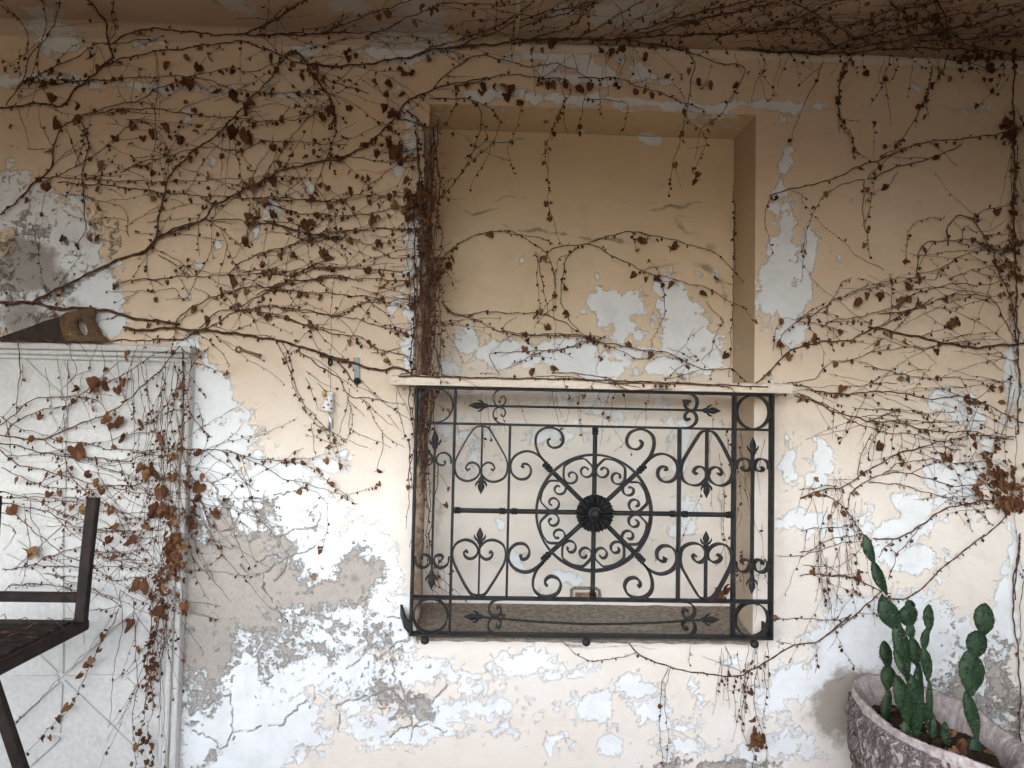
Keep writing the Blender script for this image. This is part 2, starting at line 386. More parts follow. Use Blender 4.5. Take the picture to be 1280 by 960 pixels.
# ------------------------------------------------------------------ wear map: where paint has come off (photo-pixel coordinates of wall points)
# (cx, cy, rx, ry, degrees, strength)
WHITE = [
 (45,272,75,45,20,1),(10,240,40,40,0,1),(95,335,48,42,40,1),(60,330,60,60,0,1),(140,405,22,22,0,1),(20,372,70,40,0,1),(120,375,30,40,0,1),(10,205,14,18,0,.6),
 (60,45,34,22,20,.8),(50,20,30,20,0,.6),(90,60,18,10,0,.6),(300,10,26,9,25,.8),(180,55,30,10,0,.5),(390,62,26,10,0,.7),
 (60,103,90,6,2,.75),(200,108,90,6,2,.8),(360,112,70,7,2,.6),(330,104,20,10,0,.6),(240,140,14,16,20,.3),
 (385,232,10,16,20,.8),(275,305,12,8,0,.7),(325,300,10,14,30,.8),(258,335,8,5,0,.7),(238,368,7,9,0,.7),(345,260,10,14,0,.6),(270,200,12,10,0,.5),(360,330,12,12,0,.35),(325,205,12,10,0,.4),
 (485,50,26,22,0,1),(540,40,32,20,20,.9),(545,58,26,12,0,.8),(520,18,40,24,0,.7),(440,8,30,14,0,.7),(500,66,40,14,0,.8),(700,72,52,14,3,.95),(760,68,40,12,0,.8),(690,95,34,12,0,.7),(800,90,24,14,0,.7),(785,20,40,24,0,.85),(840,8,30,14,0,.5),(838,100,16,8,0,.6),(700,20,14,20,0,.5),(745,90,34,16,0,.8),
 (620,122,40,8,2,.7),(700,128,60,8,2,.9),(790,132,50,6,2,.8),(870,134,60,8,2,.9),(960,133,50,9,2,.95),(1030,134,40,8,2,.7),(970,120,10,12,0,.6),(1160,138,60,4,2,.3),(1250,140,40,4,2,.3),
 (545,170,8,24,0,.4),(508,180,14,60,4,.5),(520,300,14,80,2,.75),(522,400,16,80,2,.8),(500,360,10,40,20,.5),
 (975,155,10,20,10,.5),(985,190,10,34,10,.6),(972,250,8,50,8,.65),(985,300,14,50,5,.9),(975,345,20,60,5,1),(990,385,26,55,5,1),(970,380,14,50,0,.8),(1008,330,12,34,10,.9),(1015,300,9,24,0,.7),(985,420,28,18,0,.7),(960,460,10,20,0,.3),
 (1028,575,13,32,0,1),(985,585,10,30,0,.9),(1020,605,18,12,20,.8),(1000,545,10,10,0,.4),(1000,655,40,11,0,.9),(1060,660,50,12,-5,.8),(1150,650,30,26,0,1),(1125,665,50,18,-10,1),(1110,695,28,22,0,1),(1150,700,34,20,20,.95),(1190,695,16,10,0,.6),(1140,640,30,20,60,.8),(1085,640,16,9,0,.7),(1185,600,26,16,30,.7),(1180,625,14,10,0,.6),(1215,520,16,30,0,.9),(1130,470,16,10,0,.6),(1185,510,22,20,0,.8),(1265,470,10,50,0,.8),(1210,590,20,30,0,.7),(1265,700,10,60,0,.8),(1240,560,20,20,0,.5),
 (1075,770,40,34,0,1),(1050,800,40,26,0,1),(1100,800,50,40,0,1),(1150,790,40,40,0,1),(1190,820,40,50,0,1),(1160,840,40,30,0,1),(1250,800,24,40,20,1),(1265,740,14,40,0,.9),(1225,850,40,40,0,.8),(1120,760,20,20,0,.5),
 (262,500,28,50,0,1.2),(280,560,40,60,0,1.3),(320,620,70,60,0,1.4),(385,640,50,45,0,1.2),(300,720,80,90,0,1.5),(400,720,80,60,0,1.4),(440,700,50,40,0,1.2),(468,730,30,60,0,1.2),(350,820,130,60,0,1.5),(300,900,90,80,0,1.5),(430,790,80,30,0,1.2),(240,760,30,300,0,1.1),(400,585,25,12,0,.6),(370,900,40,40,0,.9),(500,790,18,50,0,.8),(455,665,26,12,0,.8),(320,575,24,14,0,.8),(428,648,8,10,0,.8),
 (440,880,44,20,-10,.6),(480,850,44,16,-15,.75),(520,840,46,20,0,.8),(470,905,40,22,0,.5),(545,890,44,16,0,.7),(590,845,40,16,0,.6),(625,832,32,14,0,.65),(600,885,40,24,0,.75),(560,915,40,14,0,.6),(620,915,24,10,0,.5),(505,920,40,16,0,.6),(655,836,44,20,0,.6),(680,845,20,14,0,.7),(725,840,22,12,0,.7),(740,890,34,22,0,.85),(760,935,16,16,0,.8),(700,885,24,10,0,.4),(790,860,34,14,0,.6),(820,890,36,18,0,.65),(865,935,34,14,0,.75),(850,905,44,14,0,.5),(910,830,20,8,0,.5),(960,880,34,30,0,.5),(1000,850,34,30,-20,.95),(1030,830,34,24,0,.95),(985,930,34,24,0,.85),(940,940,34,20,0,.4),(1000,800,24,8,-10,.4),(590,860,30,30,0,.5),(690,930,20,8,0,.4),(1230,905,40,50,0,.5),
 # niche back
 (815,172,18,8,20,1),(806,166,12,6,0,.8),(545,330,10,8,0,.4),(750,345,5,4,0,.7),(765,385,22,20,-30,.8),(780,405,14,30,30,.8),(835,375,18,26,0,.9),(850,405,30,30,0,1),(862,430,34,20,0,.9),(800,420,14,8,0,.6),(735,395,6,5,0,.7),(730,400,4,4,0,.6),(585,432,26,18,0,.9),(620,445,40,16,0,.9),(590,420,12,18,0,.8),(700,440,60,16,-5,1),(740,455,70,14,0,1),(830,458,50,14,0,.9),(890,450,20,18,0,1),(865,395,14,10,0,.5),(900,340,6,14,0,.6),(652,322,5,6,0,.9),(870,340,14,8,0,.4),(560,460,14,20,0,.6),(790,440,40,10,0,.7),(900,420,8,20,0,.4),
 (600,540,40,30,0,.35),(590,570,10,24,0,.6),(600,580,26,20,0,.4),(690,545,34,14,0,.4),(700,495,50,14,0,.4),(855,560,9,40,0,.9),(820,500,30,20,0,.5),(838,535,8,24,0,.6),(625,660,6,9,0,.9),(640,700,8,20,-30,.7),(712,725,16,7,20,.9),(850,640,20,40,0,.3),(650,480,60,10,0,.6),(770,520,40,12,0,.3),
]
GREY = [(275,735,60,70,0,1.6),(330,725,60,40,0,1.3),(250,800,30,60,0,1.2),(400,745,50,20,0,1.0),(442,728,24,30,0,1.3),(300,720,55,50,0,1),(262,770,40,60,0,1.2),(285,700,40,40,0,.8),(330,740,50,26,0,1),(385,745,46,18,0,.8),(430,750,20,20,0,.5),(440,725,16,20,0,1.0),(455,720,16,26,0,.6),(250,830,18,40,0,.7),(320,690,34,24,0,.5),(345,770,50,18,-20,.5),(290,670,24,18,0,.4),(245,690,18,40,0,.6),(330,660,24,16,0,.2),(400,810,30,12,-20,.15),(430,790,22,30,-60,.25),(495,875,24,10,0,.4),(525,880,20,10,30,.4),(480,878,20,6,0,.3),(265,945,16,6,-30,.5),(250,955,10,6,0,.5),(905,955,40,6,0,.5),(850,955,30,6,0,.4),(1200,870,40,30,40,.4),(1250,880,30,40,0,.4),(455,745,14,14,0,.5),(25,330,30,28,0,.15)]
STAIN_SHADE = [(30,330,60,46,0,1),(70,352,40,26,0,.8),(20,390,60,40,0,.8),(35,335,52,38,0,.75),(75,345,28,22,0,.5),(20,300,30,20,0,.4),(30,395,60,30,0,.7),(90,378,30,14,20,.5),(235,650,8,40,0,.5),(262,710,6,26,10,.45),(245,700,10,50,0,.3),
 (1050,885,50,60,10,1.1),(1062,870,34,44,0,.9),(690,290,120,5,6,.5),(850,262,60,5,-6,.5),(600,262,40,4,8,.5),(880,330,30,9,20,.6),(820,335,50,5,-14,.55),(760,300,50,4,4,.5),(1075,850,30,30,0,.7),(1050,840,36,20,-30,.5),(1050,905,34,24,0,.6),(1110,800,24,20,0,.25),
 (440,722,14,20,0,.45),(455,740,8,14,0,.4),(530,560,14,120,0,.25),(545,720,12,40,0,.4),
 (640,252,60,4,-4,.35),(660,270,20,5,20,.3),(790,255,60,3,2,.3),(860,285,30,6,20,.4),(855,275,12,4,0,.4),(880,310,40,12,0,.35),(740,300,30,10,0,.3),(770,330,30,8,20,.3),(830,345,40,6,-20,.42),(805,372,14,4,0,.42),(570,320,14,20,0,.25),(905,360,6,60,0,.35),(900,640,6,90,0,.35),(640,510,90,8,0,.25),(700,545,60,16,0,.18),(855,520,40,12,0,.25),(550,650,10,60,0,.3),
 (30,105,40,8,0,.5),(80,100,30,6,0,.5),(730,105,14,10,0,.4),(880,108,14,12,0,.4),(800,70,14,14,0,.35),(745,68,10,14,0,.4),(40,30,10,14,0,.4),
 (900,880,50,30,0,.2),(1005,890,40,26,0,.25),(1030,880,20,14,0,.3),(740,806,210,3.5,0,.45),(1265,620,20,50,0,.4),(1270,300,12,200,0,.3),(1262,160,20,20,0,.5),(510,860,12,10,0,.3)]  # the long thin line below the sill is its shade, painted dark
UO = (200, 560, .41667)
CRACKS = [(UO, c) for c in [
 [(340,140),(400,130),(440,118)],[(250,160),(300,150),(340,180),(362,218)],[(145,230),(180,255),(215,245),(230,215),(265,240)],
 [(355,300),(360,270),(400,245),(460,240),(482,212)],[(470,290),(440,312),(380,330),(350,352),(308,376),(314,430),(345,470)],[(380,335),(340,318),(300,342)],
 [(455,385),(460,440)],[(85,802),(140,780),(180,747),(212,740),(215,800),(216,855),(280,850),(302,835)],[(216,855),(200,895),(180,905),(165,880),(95,850)],
 [(325,835),(370,832),(400,790),(440,755)],[(530,772),(580,760),(650,742),(700,718),(740,780),(760,840),(750,880)],[(760,840),(800,830),(862,852)],
 [(690,602),(720,580),(748,578)],[(560,662),(600,635),(632,588)],[(150,105),(168,120),(172,150),(192,172)],[(150,105),(200,88),(245,60)],[(308,376),(270,380),(240,350)],[(530,772),(540,820),(536,850)],[(345,470),(370,520)],[(690,870),(720,840),(760,835)],[(230,215),(250,190),(250,160)],[(700,640),(705,700)],[(380,330),(372,370),(340,400)]]]
CRACKS += [((0,0,1), c) for c in [[(480,770),(505,775),(512,798)],[(905,800),(915,830)],[(1100,820),(1120,850)],[(500,852),(508,880)],[(560,855),(540,880)]]]

def blobs(px, py, L, base, bias=.22):
    out = np.full(px.shape, float(base))
    for cx, cy, rx, ry, an, s in L:
        sel = np.abs(px - cx) < (rx + ry) * 2.2
        sel &= np.abs(py - cy) < (rx + ry) * 2.2
        if not sel.any(): continue
        dx, dy = px[sel] - cx, py[sel] - cy
        c, q = math.cos(rad(an)), math.sin(rad(an))
        d = np.sqrt(((dx*c + dy*q) / rx)**2 + ((-dx*q + dy*c) / ry)**2)
        out[sel] = np.maximum(out[sel], np.maximum(s * .48 * (1 - d) + (.0 if s >= .9 else (s - .9) * bias), base))
    return out
def crack_lines():
    r = np.random.RandomState(5); L = []
    for (ox, oy, k), pts in CRACKS:
        p = [np.array((ox + x*k, oy + y*k)) for x, y in pts]
        q = [p[0]]
        for a, b in zip(p[:-1], p[1:]):
            n = max(2, int(np.linalg.norm(b - a) / 4))
            nm = np.array([-(b - a)[1], (b - a)[0]]) / (np.linalg.norm(b - a) + 1e-6)
            for i in range(1, n + 1):
                t = i / n
                q.append(a + (b - a)*t + (nm * r.normal(0, 1.3) if i < n else 0))
        L.append(np.array(q))
    return L
_CR = crack_lines()
def crack_dist(px, py):
    out = np.full(px.shape, 12.0)
    for q in _CR:
        lo, hi = q.min(0) - 12, q.max(0) + 12
        sel = np.where((px > lo[0]) & (px < hi[0]) & (py > lo[1]) & (py < hi[1]))[0]
        if not len(sel): continue
        X = px[sel]; Y = py[sel]; d = np.full(X.shape, 12.0)
        for a, b in zip(q[:-1], q[1:]):
            ab = b - a; t = np.clip(((X - a[0])*ab[0] + (Y - a[1])*ab[1]) / (ab @ ab + 1e-9), 0, 1)
            d = np.minimum(d, np.hypot(X - a[0] - t*ab[0], Y - a[1] - t*ab[1]))
        out[sel] = np.minimum(out[sel], d)
    return out
def wear(P, u, v, seed, chips=.0):
    """P (n,3) world; u,v surface coords in metres"""
    pp = proj(P); px, py = pp[:, 0], pp[:, 1]
    wx = px + fbm(u, v, 9, 4, seed+50) * 26; wy = py + fbm(u, v, 9, 4, seed+60) * 26
    n = fbm(u, v, 8, 6, seed, .74)
    W = blobs(wx, wy, WHITE, -.42) + n * .8 + fbm(u, v, 24, 4, seed+80, .7) * .55
    chip = fbm(u, v, 13, 4, seed+9, .6)
    lowf = fbm(u, v, 1.1, 2, seed+70)
    chips = chips + .13*np.clip((py - 790)/40, 0, 1)*np.clip((px - 430)/60, 0, 1)*np.clip((1080 - px)/60, 0, 1)
    W = np.maximum(W, (chip - .33 + np.clip(lowf, -.2, .2) * .35 + chips) * 1.3)
    G = blobs(wx, wy, GREY, -.7) + fbm(u, v, 12, 5, seed+3, .66) * 1.0
    C = np.clip(crack_dist(px, py) / 6.0, 0, 1)
    S = np.clip(blobs(wx, wy, STAIN_SHADE, 0, 0) * 3.4, 0, 1)
    S = np.where(S > .01, S * (1 + fbm(u, v, 14, 4, seed+7) * 1.2), 0)
    return W, G, C, np.clip(S, 0, 1)
def wear_sheet(name, us, vs, fn, mat, parent, hole=None, relief=None, flip=False, seed=0, kinds=None):
    """grid sheet; fn(U,V,h)->xyz with h the outward relief"""
    U, V = np.meshgrid(us, vs); nu, nv = len(us), len(vs)
    u, v = U.ravel(), V.ravel()
    P0 = fn(u, v, np.zeros_like(u))
    W, G, C, S = wear(P0, u, v, seed)
    sm = lambda x, a, b: (lambda t: t*t*(3-2*t))(np.clip((x-a)/(b-a), 0, 1))
    h = fbm(u, v, 1.3, 3, seed+20) * .006 + fbm(u, v, 7, 4, seed+21) * .0030 + fbm(u*.55, v*1.9, 6, 3, seed+23) * .0045
    h = h - sm(W, -.05, .08) * .0018 - sm(G, -.1, .15) * .003 - sm(C, .35, .1) * .003
    if relief is not None: h = h * relief(u, v)
    P = fn(u, v, h)
    i = np.arange(nv - 1)[:, None] * nu + np.arange(nu - 1)[None, :]
    F = np.stack([i, i + 1, i + nu + 1, i + nu], -1).reshape(-1, 4)
    if flip: F = F[:, ::-1]
    if hole is not None:
        cu = (u[F[:, 0]] + u[F[:, 2]]) / 2; cv = (v[F[:, 0]] + v[F[:, 2]]) / 2
        F = F[~hole(cu, cv)]
    me = bpy.data.meshes.new(name)
    me.vertices.add(len(P)); me.vertices.foreach_set('co', P.astype(np.float32).ravel())
    me.loops.add(F.size); me.loops.foreach_set('vertex_index', F.ravel().astype(np.int32))
    me.polygons.add(len(F)); me.polygons.foreach_set('loop_start', np.arange(0, F.size, 4, dtype=np.int32))
    me.polygons.foreach_set('loop_total', np.full(len(F), 4, np.int32))
    me.update(calc_edges=True)
    a = me.attributes.new('wear', 'FLOAT_COLOR', 'POINT')
    a.data.foreach_set('color', np.stack([W, G, C, np.ones_like(W)], 1).astype(np.float32).ravel())
    b = me.attributes.new('stain_shade', 'FLOAT', 'POINT'); b.data.foreach_set('value', S.astype(np.float32))
    return link_mesh(name, me, mat, parent, True)
def axis(a, b, step, *marks):
    """non-uniform coordinates from a to b with spacing step, containing every mark"""
    pts = [a] + sorted(m for m in marks if a < m < b) + [b]; out = []
    for p, q in zip(pts[:-1], pts[1:]):
        n = max(1, int(round((q - p) / step))); out += list(np.linspace(p, q, n + 1)[:-1])
    return np.array(out + [b])

# ------------------------------------------------------------------ the setting
g = MB()
g.add([(-400, -400, 0), (400, -400, 0), (400, 400, 0), (-400, 400, 0)], [(0, 1, 2, 3)])
tag(g.build('ground', M['ground']), 'warm brown paved ground in front of the peeling wall', 'ground', kind='structure')

us = np.concatenate([axis(WALL_L, -1.95, .06)[:-1], axis(-1.95, CORNER, .005, NX0, NX1)])
vs = np.concatenate([axis(0.0, .09, .03)[:-1], axis(.09, CEIL + .01, .005, NZ0, NZ1)])
def near_niche(u, v):
    dx = np.maximum(np.maximum(NX0 - u, u - NX1), 0); dz = np.maximum(np.maximum(NZ0 - v, v - NZ1), 0)
    return np.clip(np.hypot(dx, dz) / .03, 0, 1)
wall = wear_sheet('wall', us, vs, lambda u, v, h: np.stack([u, -h, v], 1), M['wall'], None,
                  hole=lambda u, v: (u > NX0) & (u < NX1) & (v > NZ0) & (v < NZ1), relief=near_niche, seed=1)
tag(wall, 'cream wall with peeling paint, white patches and cracked grey plaster', 'wall', kind='structure')
nb = wear_sheet('niche_back', axis(NX0, NX1, .005), axis(NZ0, NZ1, .005), lambda u, v, h: np.stack([u, ND - h, v], 1), M['niche'], wall, seed=2)
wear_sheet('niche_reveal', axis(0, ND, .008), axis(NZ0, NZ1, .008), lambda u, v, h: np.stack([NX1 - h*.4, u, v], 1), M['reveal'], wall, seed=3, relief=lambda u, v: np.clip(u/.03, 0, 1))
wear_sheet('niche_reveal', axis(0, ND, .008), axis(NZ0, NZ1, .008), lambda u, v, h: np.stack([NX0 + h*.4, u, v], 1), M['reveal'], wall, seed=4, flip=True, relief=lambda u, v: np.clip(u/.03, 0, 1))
wear_sheet('niche_soffit', axis(NX0, NX1, .008), axis(0, ND, .008), lambda u, v, h: np.stack([u, v, NZ1 - h*.4], 1), M['niche'], wall, seed=5, flip=True, relief=lambda u, v: np.clip(v/.03, 0, 1))
# sloping concrete sill in the bottom of the niche
s = MB()
nx_, ny_ = 90, 22
vsl = []
for j in range(ny_ + 1):
    for i in range(nx_ + 1):
        x = NX0 + .004 + (NX1 - NX0 - .008) * i / nx_; t = j / ny_; y = -.045 + (ND - .004 + .045) * t
        z = .606 + .054 * t + float(fbm(np.array([x]), np.array([y]), 14, 4, 31)[0]) * .006
        vsl.append((x, y, z))
fsl = [(j*(nx_+1)+i, j*(nx_+1)+i+1, (j+1)*(nx_+1)+i+1, (j+1)*(nx_+1)+i) for j in range(ny_) for i in range(nx_)]
b0 = len(vsl)
for i in range(nx_ + 1): vsl.append((vsl[i][0], -.043, .596 + .002 * math.sin(i)))
for i in range(nx_ + 1): vsl.append((vsl[i][0], .01, .590))
fsl += [(i+1, i, b0+i, b0+i+1) for i in range(nx_)] + [(b0+i+1, b0+i, b0+nx_+1+i, b0+nx_+2+i) for i in range(nx_)]
s.add(vsl, fsl)
sillo = s.build('niche_sill', M['sill'], wall, smooth=True, sharp=rad(50))
# ceiling and its slab
ceil = wear_sheet('ceiling', np.concatenate([axis(WALL_L, -2.1, .1)[:-1], axis(-2.1, CORNER + .02, .009)]),
                  np.concatenate([axis(-3.3, -.75, .1)[:-1], axis(-.75, .02, .009)]),
                  lambda u, v, h: np.stack([u, v, CEIL - h], 1), M['ceil'], None, seed=6, flip=True)
tag(ceil, 'brown stained veranda ceiling with flaking paint above the wall', 'ceiling', kind='structure')
r = MB(); r.box(WALL_L - .1, CORNER + .6, -3.32, .6, CEIL + .02, CEIL + .2)
r.build('roof_slab', M['ceil'], ceil)
for x0, x1, zb in ((WALL_L - .1, -1.6, 1.75), (-1.599, .75, 2.5), (.751, CORNER + .29, 1.9)):  # unseen boards added out front, stepped to shade the upper wall
    r = MB(); r.box(x0, x1, -3.40, -3.301, zb, CEIL + .019); r.build('added_shade_board', M['low_bounce'], ceil)
c = MB(); c.strip([(0, 0), (1, 0)], .01, 0, 1) if False else None
CX0 = .07
c.add([(CX0, -.001, CEIL - .040), (CORNER, -.001, CEIL - .040), (CORNER, -.010, CEIL - .036), (CX0, -.010, CEIL - .036),
       (CX0, -.014, CEIL - .012), (CORNER, -.014, CEIL - .012), (CORNER, -.001, CEIL - .006), (CX0, -.001, CEIL - .006)],
      [(0, 1, 2, 3), (3, 2, 5, 4), (4, 5, 6, 7)])
c.build('cornice', M['board'], wall)
CR = .045     # rounded corner between wall and ceiling
wear_sheet('cove', np.concatenate([axis(WALL_L, -2.0, .1)[:-1], axis(-2.0, CX0, .009)]), axis(0, math.pi/2, .14),
           lambda u, v, h: np.stack([u, -CR - .001 + (CR - h)*np.cos(v), CEIL - CR - .001 + (CR - h)*np.sin(v)], 1), M['ceil'], wall, seed=9)
# right-hand return wall, unseen, made long and dark to shade the corner
side = wear_sheet('wall_right_shade', np.concatenate([axis(-3.3, -.4, .05)[:-1], axis(-.4, .01, .01)]), axis(0, CEIL + .01, .012), lambda u, v, h: np.stack([CORNER - h, u, v], 1), M['low_bounce'], None, seed=8, flip=False)
tag(side, 'unseen return wall made long and dark to shade the right side', 'wall', kind='structure')
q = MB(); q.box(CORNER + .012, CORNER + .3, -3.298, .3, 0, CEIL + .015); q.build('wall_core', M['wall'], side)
q = MB(); q.box(WALL_L - .1, CORNER + .29, -3.52, -3.405, 0, 1.07); q.box(WALL_L - .12, CORNER + .3, -3.55, -3.37, 1.0705, 1.12)  # parapet added behind the camera to even out light on the lower wall
tag(q.build('added_parapet', M['sill']), 'unseen low parapet added to block low sky from the veranda', 'wall', kind='structure')
q = MB(); q.box(WALL_L - .3, WALL_L - .002, -3.3, .3, 0, CEIL + .015)  # end wall added out of view to stop light from the left
tag(q.build('wall_left_shade', M['wall']), 'unseen end wall added to shut side light out of the veranda', 'wall', kind='structure')
# outer shell behind the wall so that no sky leaks in
q = MB(); q.box(WALL_L, CORNER + .011, .30, .5, 0, CEIL + .015); q.build('wall_core', M['wall'], wall)

# ------------------------------------------------------------------ white panelled board on the left, with its ledge
PXL = -2.35
pan = empty('wall_panel', (-1.7, -.03, 0), 'white painted panel with raised diagonal ribs under the hand saw', 'panel')
b = MB(); b.box(PXL, PX1 - .062, -.045, -.006, .0, PZ1 - .058); b.build('face_board', M['panel'], pan, bevel=.002)
for k, (x0, x1, y) in enumerate([(PX1 - .0615, PX1 - .043, -.056), (PX1 - .0425, PX1 - .022, -.066), (PX1 - .0215, PX1, -.05)]):
    b = MB(); b.box(x0, x1, y, -.006, 0, PZ1 - .0585); b.build('frame_moulding', M['panel'], pan, bevel=.004)
for k, (z0, z1, y) in enumerate([(PZ1 - .0580, PZ1 - .042, -.056), (PZ1 - .0415, PZ1 - .024, -.068), (PZ1 - .0235, PZ1, -.085)]):
    b = MB(); b.box(PXL, PX1 + (.012 if k == 2 else 0), y, -.006, z0, z1); b.build('ledge_moulding', M['panel'], pan, bevel=.004)
def panel_pt(px, py):
    p = onY(px, py, -.047); return (p[0], p[2])
def rib(a, c, wd=.012, hgt=.0075):
    a, c = panel_pt(*a), panel_pt(*c)
    b = MB(); b.strip([a, c], wd, -.0455 - hgt * (1 + .08 * rnd.random()), -.040); b.build('rib', M['panel'], pan, bevel=.0015)
for a, c in [((28,447),(83,500)),((152,447),(85,506)),((84,506),(80,572)),((0,576),(78,575)),((84,575),(214,577)),((94,579),(126,615)),((82,580),(79,648)),((78,655),(14,712)),((82,654),(130,700)),
             ((186,668),(132,722)),((78,660),(78,842)),((0,847),(74,846)),((82,846),(153,845)),((187,743),(82,841)),((157,843),(200,802)),((158,848),(214,902)),((80,851),(191,957)),((74,851),(8,910)),((72,841),(46,817)),((77,853),(74,916)),((75,922),(20,972)),((126,615),(184,664)),((30,640),(74,652)),((0,560),(22,574))]:
    rib(a, c)

# ------------------------------------------------------------------ hand saw lying on the ledge
SY = -.055
def sw(px, py): p = onY(px, py, SY); return (p[0], p[2])
saw = empty('hand_saw', Vector(onY(100, 427, SY)), 'rusty hand saw with dark wooden handle resting on the panel ledge', 'saw')
def plate(outline, y0, y1, name, mat, parent, hole=None, bevel=0):
    bm = bmesh.new()
    vs = [bm.verts.new((x, y0, z)) for x, z in outline]
    es = [bm.edges.new((vs[i], vs[(i + 1) % len(vs)])) for i in range(len(vs))]
    if hole:
        hv = [bm.verts.new((x, y0, z)) for x, z in hole]
        es += [bm.edges.new((hv[i], hv[(i + 1) % len(hv)])) for i in range(len(hv))]
    r_ = bmesh.ops.triangle_fill(bm, use_beauty=True, edges=es)
    fs = [f for f in r_['geom'] if isinstance(f, bmesh.types.BMFace)]
    ex = bmesh.ops.extrude_face_region(bm, geom=fs)
    for v in [v for v in ex['geom'] if isinstance(v, bmesh.types.BMVert)]: v.co.y = y1
    bmesh.ops.recalc_face_normals(bm, faces=bm.faces)
    if bevel:
        bmesh.ops.bevel(bm, geom=[e for e in bm.edges if e.calc_face_angle(0) > .8], offset=bevel, segments=2, affect='EDGES')
    me = bpy.data.meshes.new(name); bm.to_mesh(me); bm.free()
    return link_mesh(name, me, mat, parent, False)
LZ = PZ1 + .001
def sw2(px, py):
    x, z = sw(px, py); return (x, max(z, LZ))
blade = [sw2(x, y) for x, y in [(-70,422),(0,421.5),(30,411),(60,400),(88,392),(96,392),(101,426.5)]]
n_t = 46; x0, x1 = sw2(101, 428)[0], sw2(-70, 428)[0]
for i in range(n_t * 2):
    blade.append((x0 + (x1 - x0) * (i + 1) / (n_t * 2 + 1), LZ + (.004 if i % 2 else 0)))
plate(blade, SY - .001, SY + .001, 'blade', M['saw'], saw)
hnd = [sw2(*p) for p in [(76,396),(84,391),(94,389),(105,387),(114,386),(121,388),(119,393),(118,399),(121,406),(125,412),(127,419),(133,422),(137,427),(120,428),(104,428),(95,427),(86,426),(80,420),(77,408)]]
hole = [sw2(104 + 6.2*math.cos(t)*1 + 3.5*math.sin(t), 409.5 + 11*math.sin(t)) for t in np.linspace(0, 2*math.pi, 15)[:-1]]
plate(hnd, SY - .013, SY + .013, 'handle', M['wood'], saw, hole, .004)
for px, py in [(88,402),(90,418)]:
    b = MB(); x, z = sw(px, py); b.lathe((x, SY - .0145, z), (0, 1, 0), [(0, .004), (.003, .006)], 10); b.build('screw', M['rust'], saw)

# ------------------------------------------------------------------ wrought-iron grille
gr = empty('window_grille', (GX, GY, .64), 'black wrought iron grille with scrolls and central rosette in front of the niche', 'grille')
IR = M['iron']; Y0, Y1 = GY, GY + GD
HX, HZ = .643, .44                                   # half width, half height
hx2, hx3 = .506, .307; hz2 = .3085
def G(px, py): p = onY(480 + px*.21875, 450 + py*.21875, GY); return (p[0] - GX, p[2] - GZ)     # zoomed top-left quadrant -> local
def quad(fn):
    for sx in (1, -1):
        for sz in (1, -1): fn(sx, sz)
def bar(a, c, th=.009, y0=Y0, y1=Y1, name='bar'):
    b = MB(); b.strip([(GX + a[0], GZ + a[1]), (GX + c[0], GZ + c[1])], th, y0, y1); return b.build(name, IR, gr, bevel=.0012)
e = .0045
for s_ in (1, -1):
    bar((s_*HX, -HZ), (s_*HX, HZ)); bar((s_*hx2, -HZ + e), (s_*hx2, HZ - e), .0085, Y0 + .0015)
    bar((s_*hx3, -hz2 + e), (s_*hx3, hz2 - e), .008, Y0 + .003)
    bar((-HX + e, s_*(HZ - e)), (HX - e, s_*(HZ - e)), .009, Y0 + .001)
    bar((-HX + e, s_*hz2), (HX - e, s_*hz2), .0085, Y0 + .003)
def sp(path, step=.006):  return [tuple(p) for p in catmull(path, step)]
def scroll(path, sx, sz, th=.006, y0=Y0 + .004, y1=Y1 - .004, name='scroll', spiral=None):
    P = sp(path)
    if spiral: P = spiral + P
    b = MB(); b.strip([(GX + sx*x, GZ + sz*z) for x, z in P], th, y0, y1)
    return b.build(name, IR, gr, smooth=True, sharp=rad(40))
def curl(c, r0, r1, a0, a1, n=26):
    """spiral points around c from radius r0 at angle a0 to r1 at a1 (degrees, XZ plane)"""
    return [(c[0] + (r0 + (r1 - r0)*t)*math.cos(rad(a0 + (a1 - a0)*t)), c[1] + (r0 + (r1 - r0)*t)*math.sin(rad(a0 + (a1 - a0)*t))) for t in np.linspace(0, 1, n)]
# corner rings
for sx in (1, -1):
    for sz in (1, -1):
        cx, cz = GX + sx*(HX + hx2)/2, GZ + sz*(HZ - .0045 + hz2)/2
        b = MB(); R_ = .0605
        b.strip([(cx + R_*math.cos(t), cz + R_*math.sin(t)) for t in np.linspace(0, 2*math.pi, 37)][:-1] + [(cx + R_, cz)], .005, Y0 + .004, Y1 - .004)
        b.build('corner_ring', IR, gr, smooth=True, sharp=rad(40))
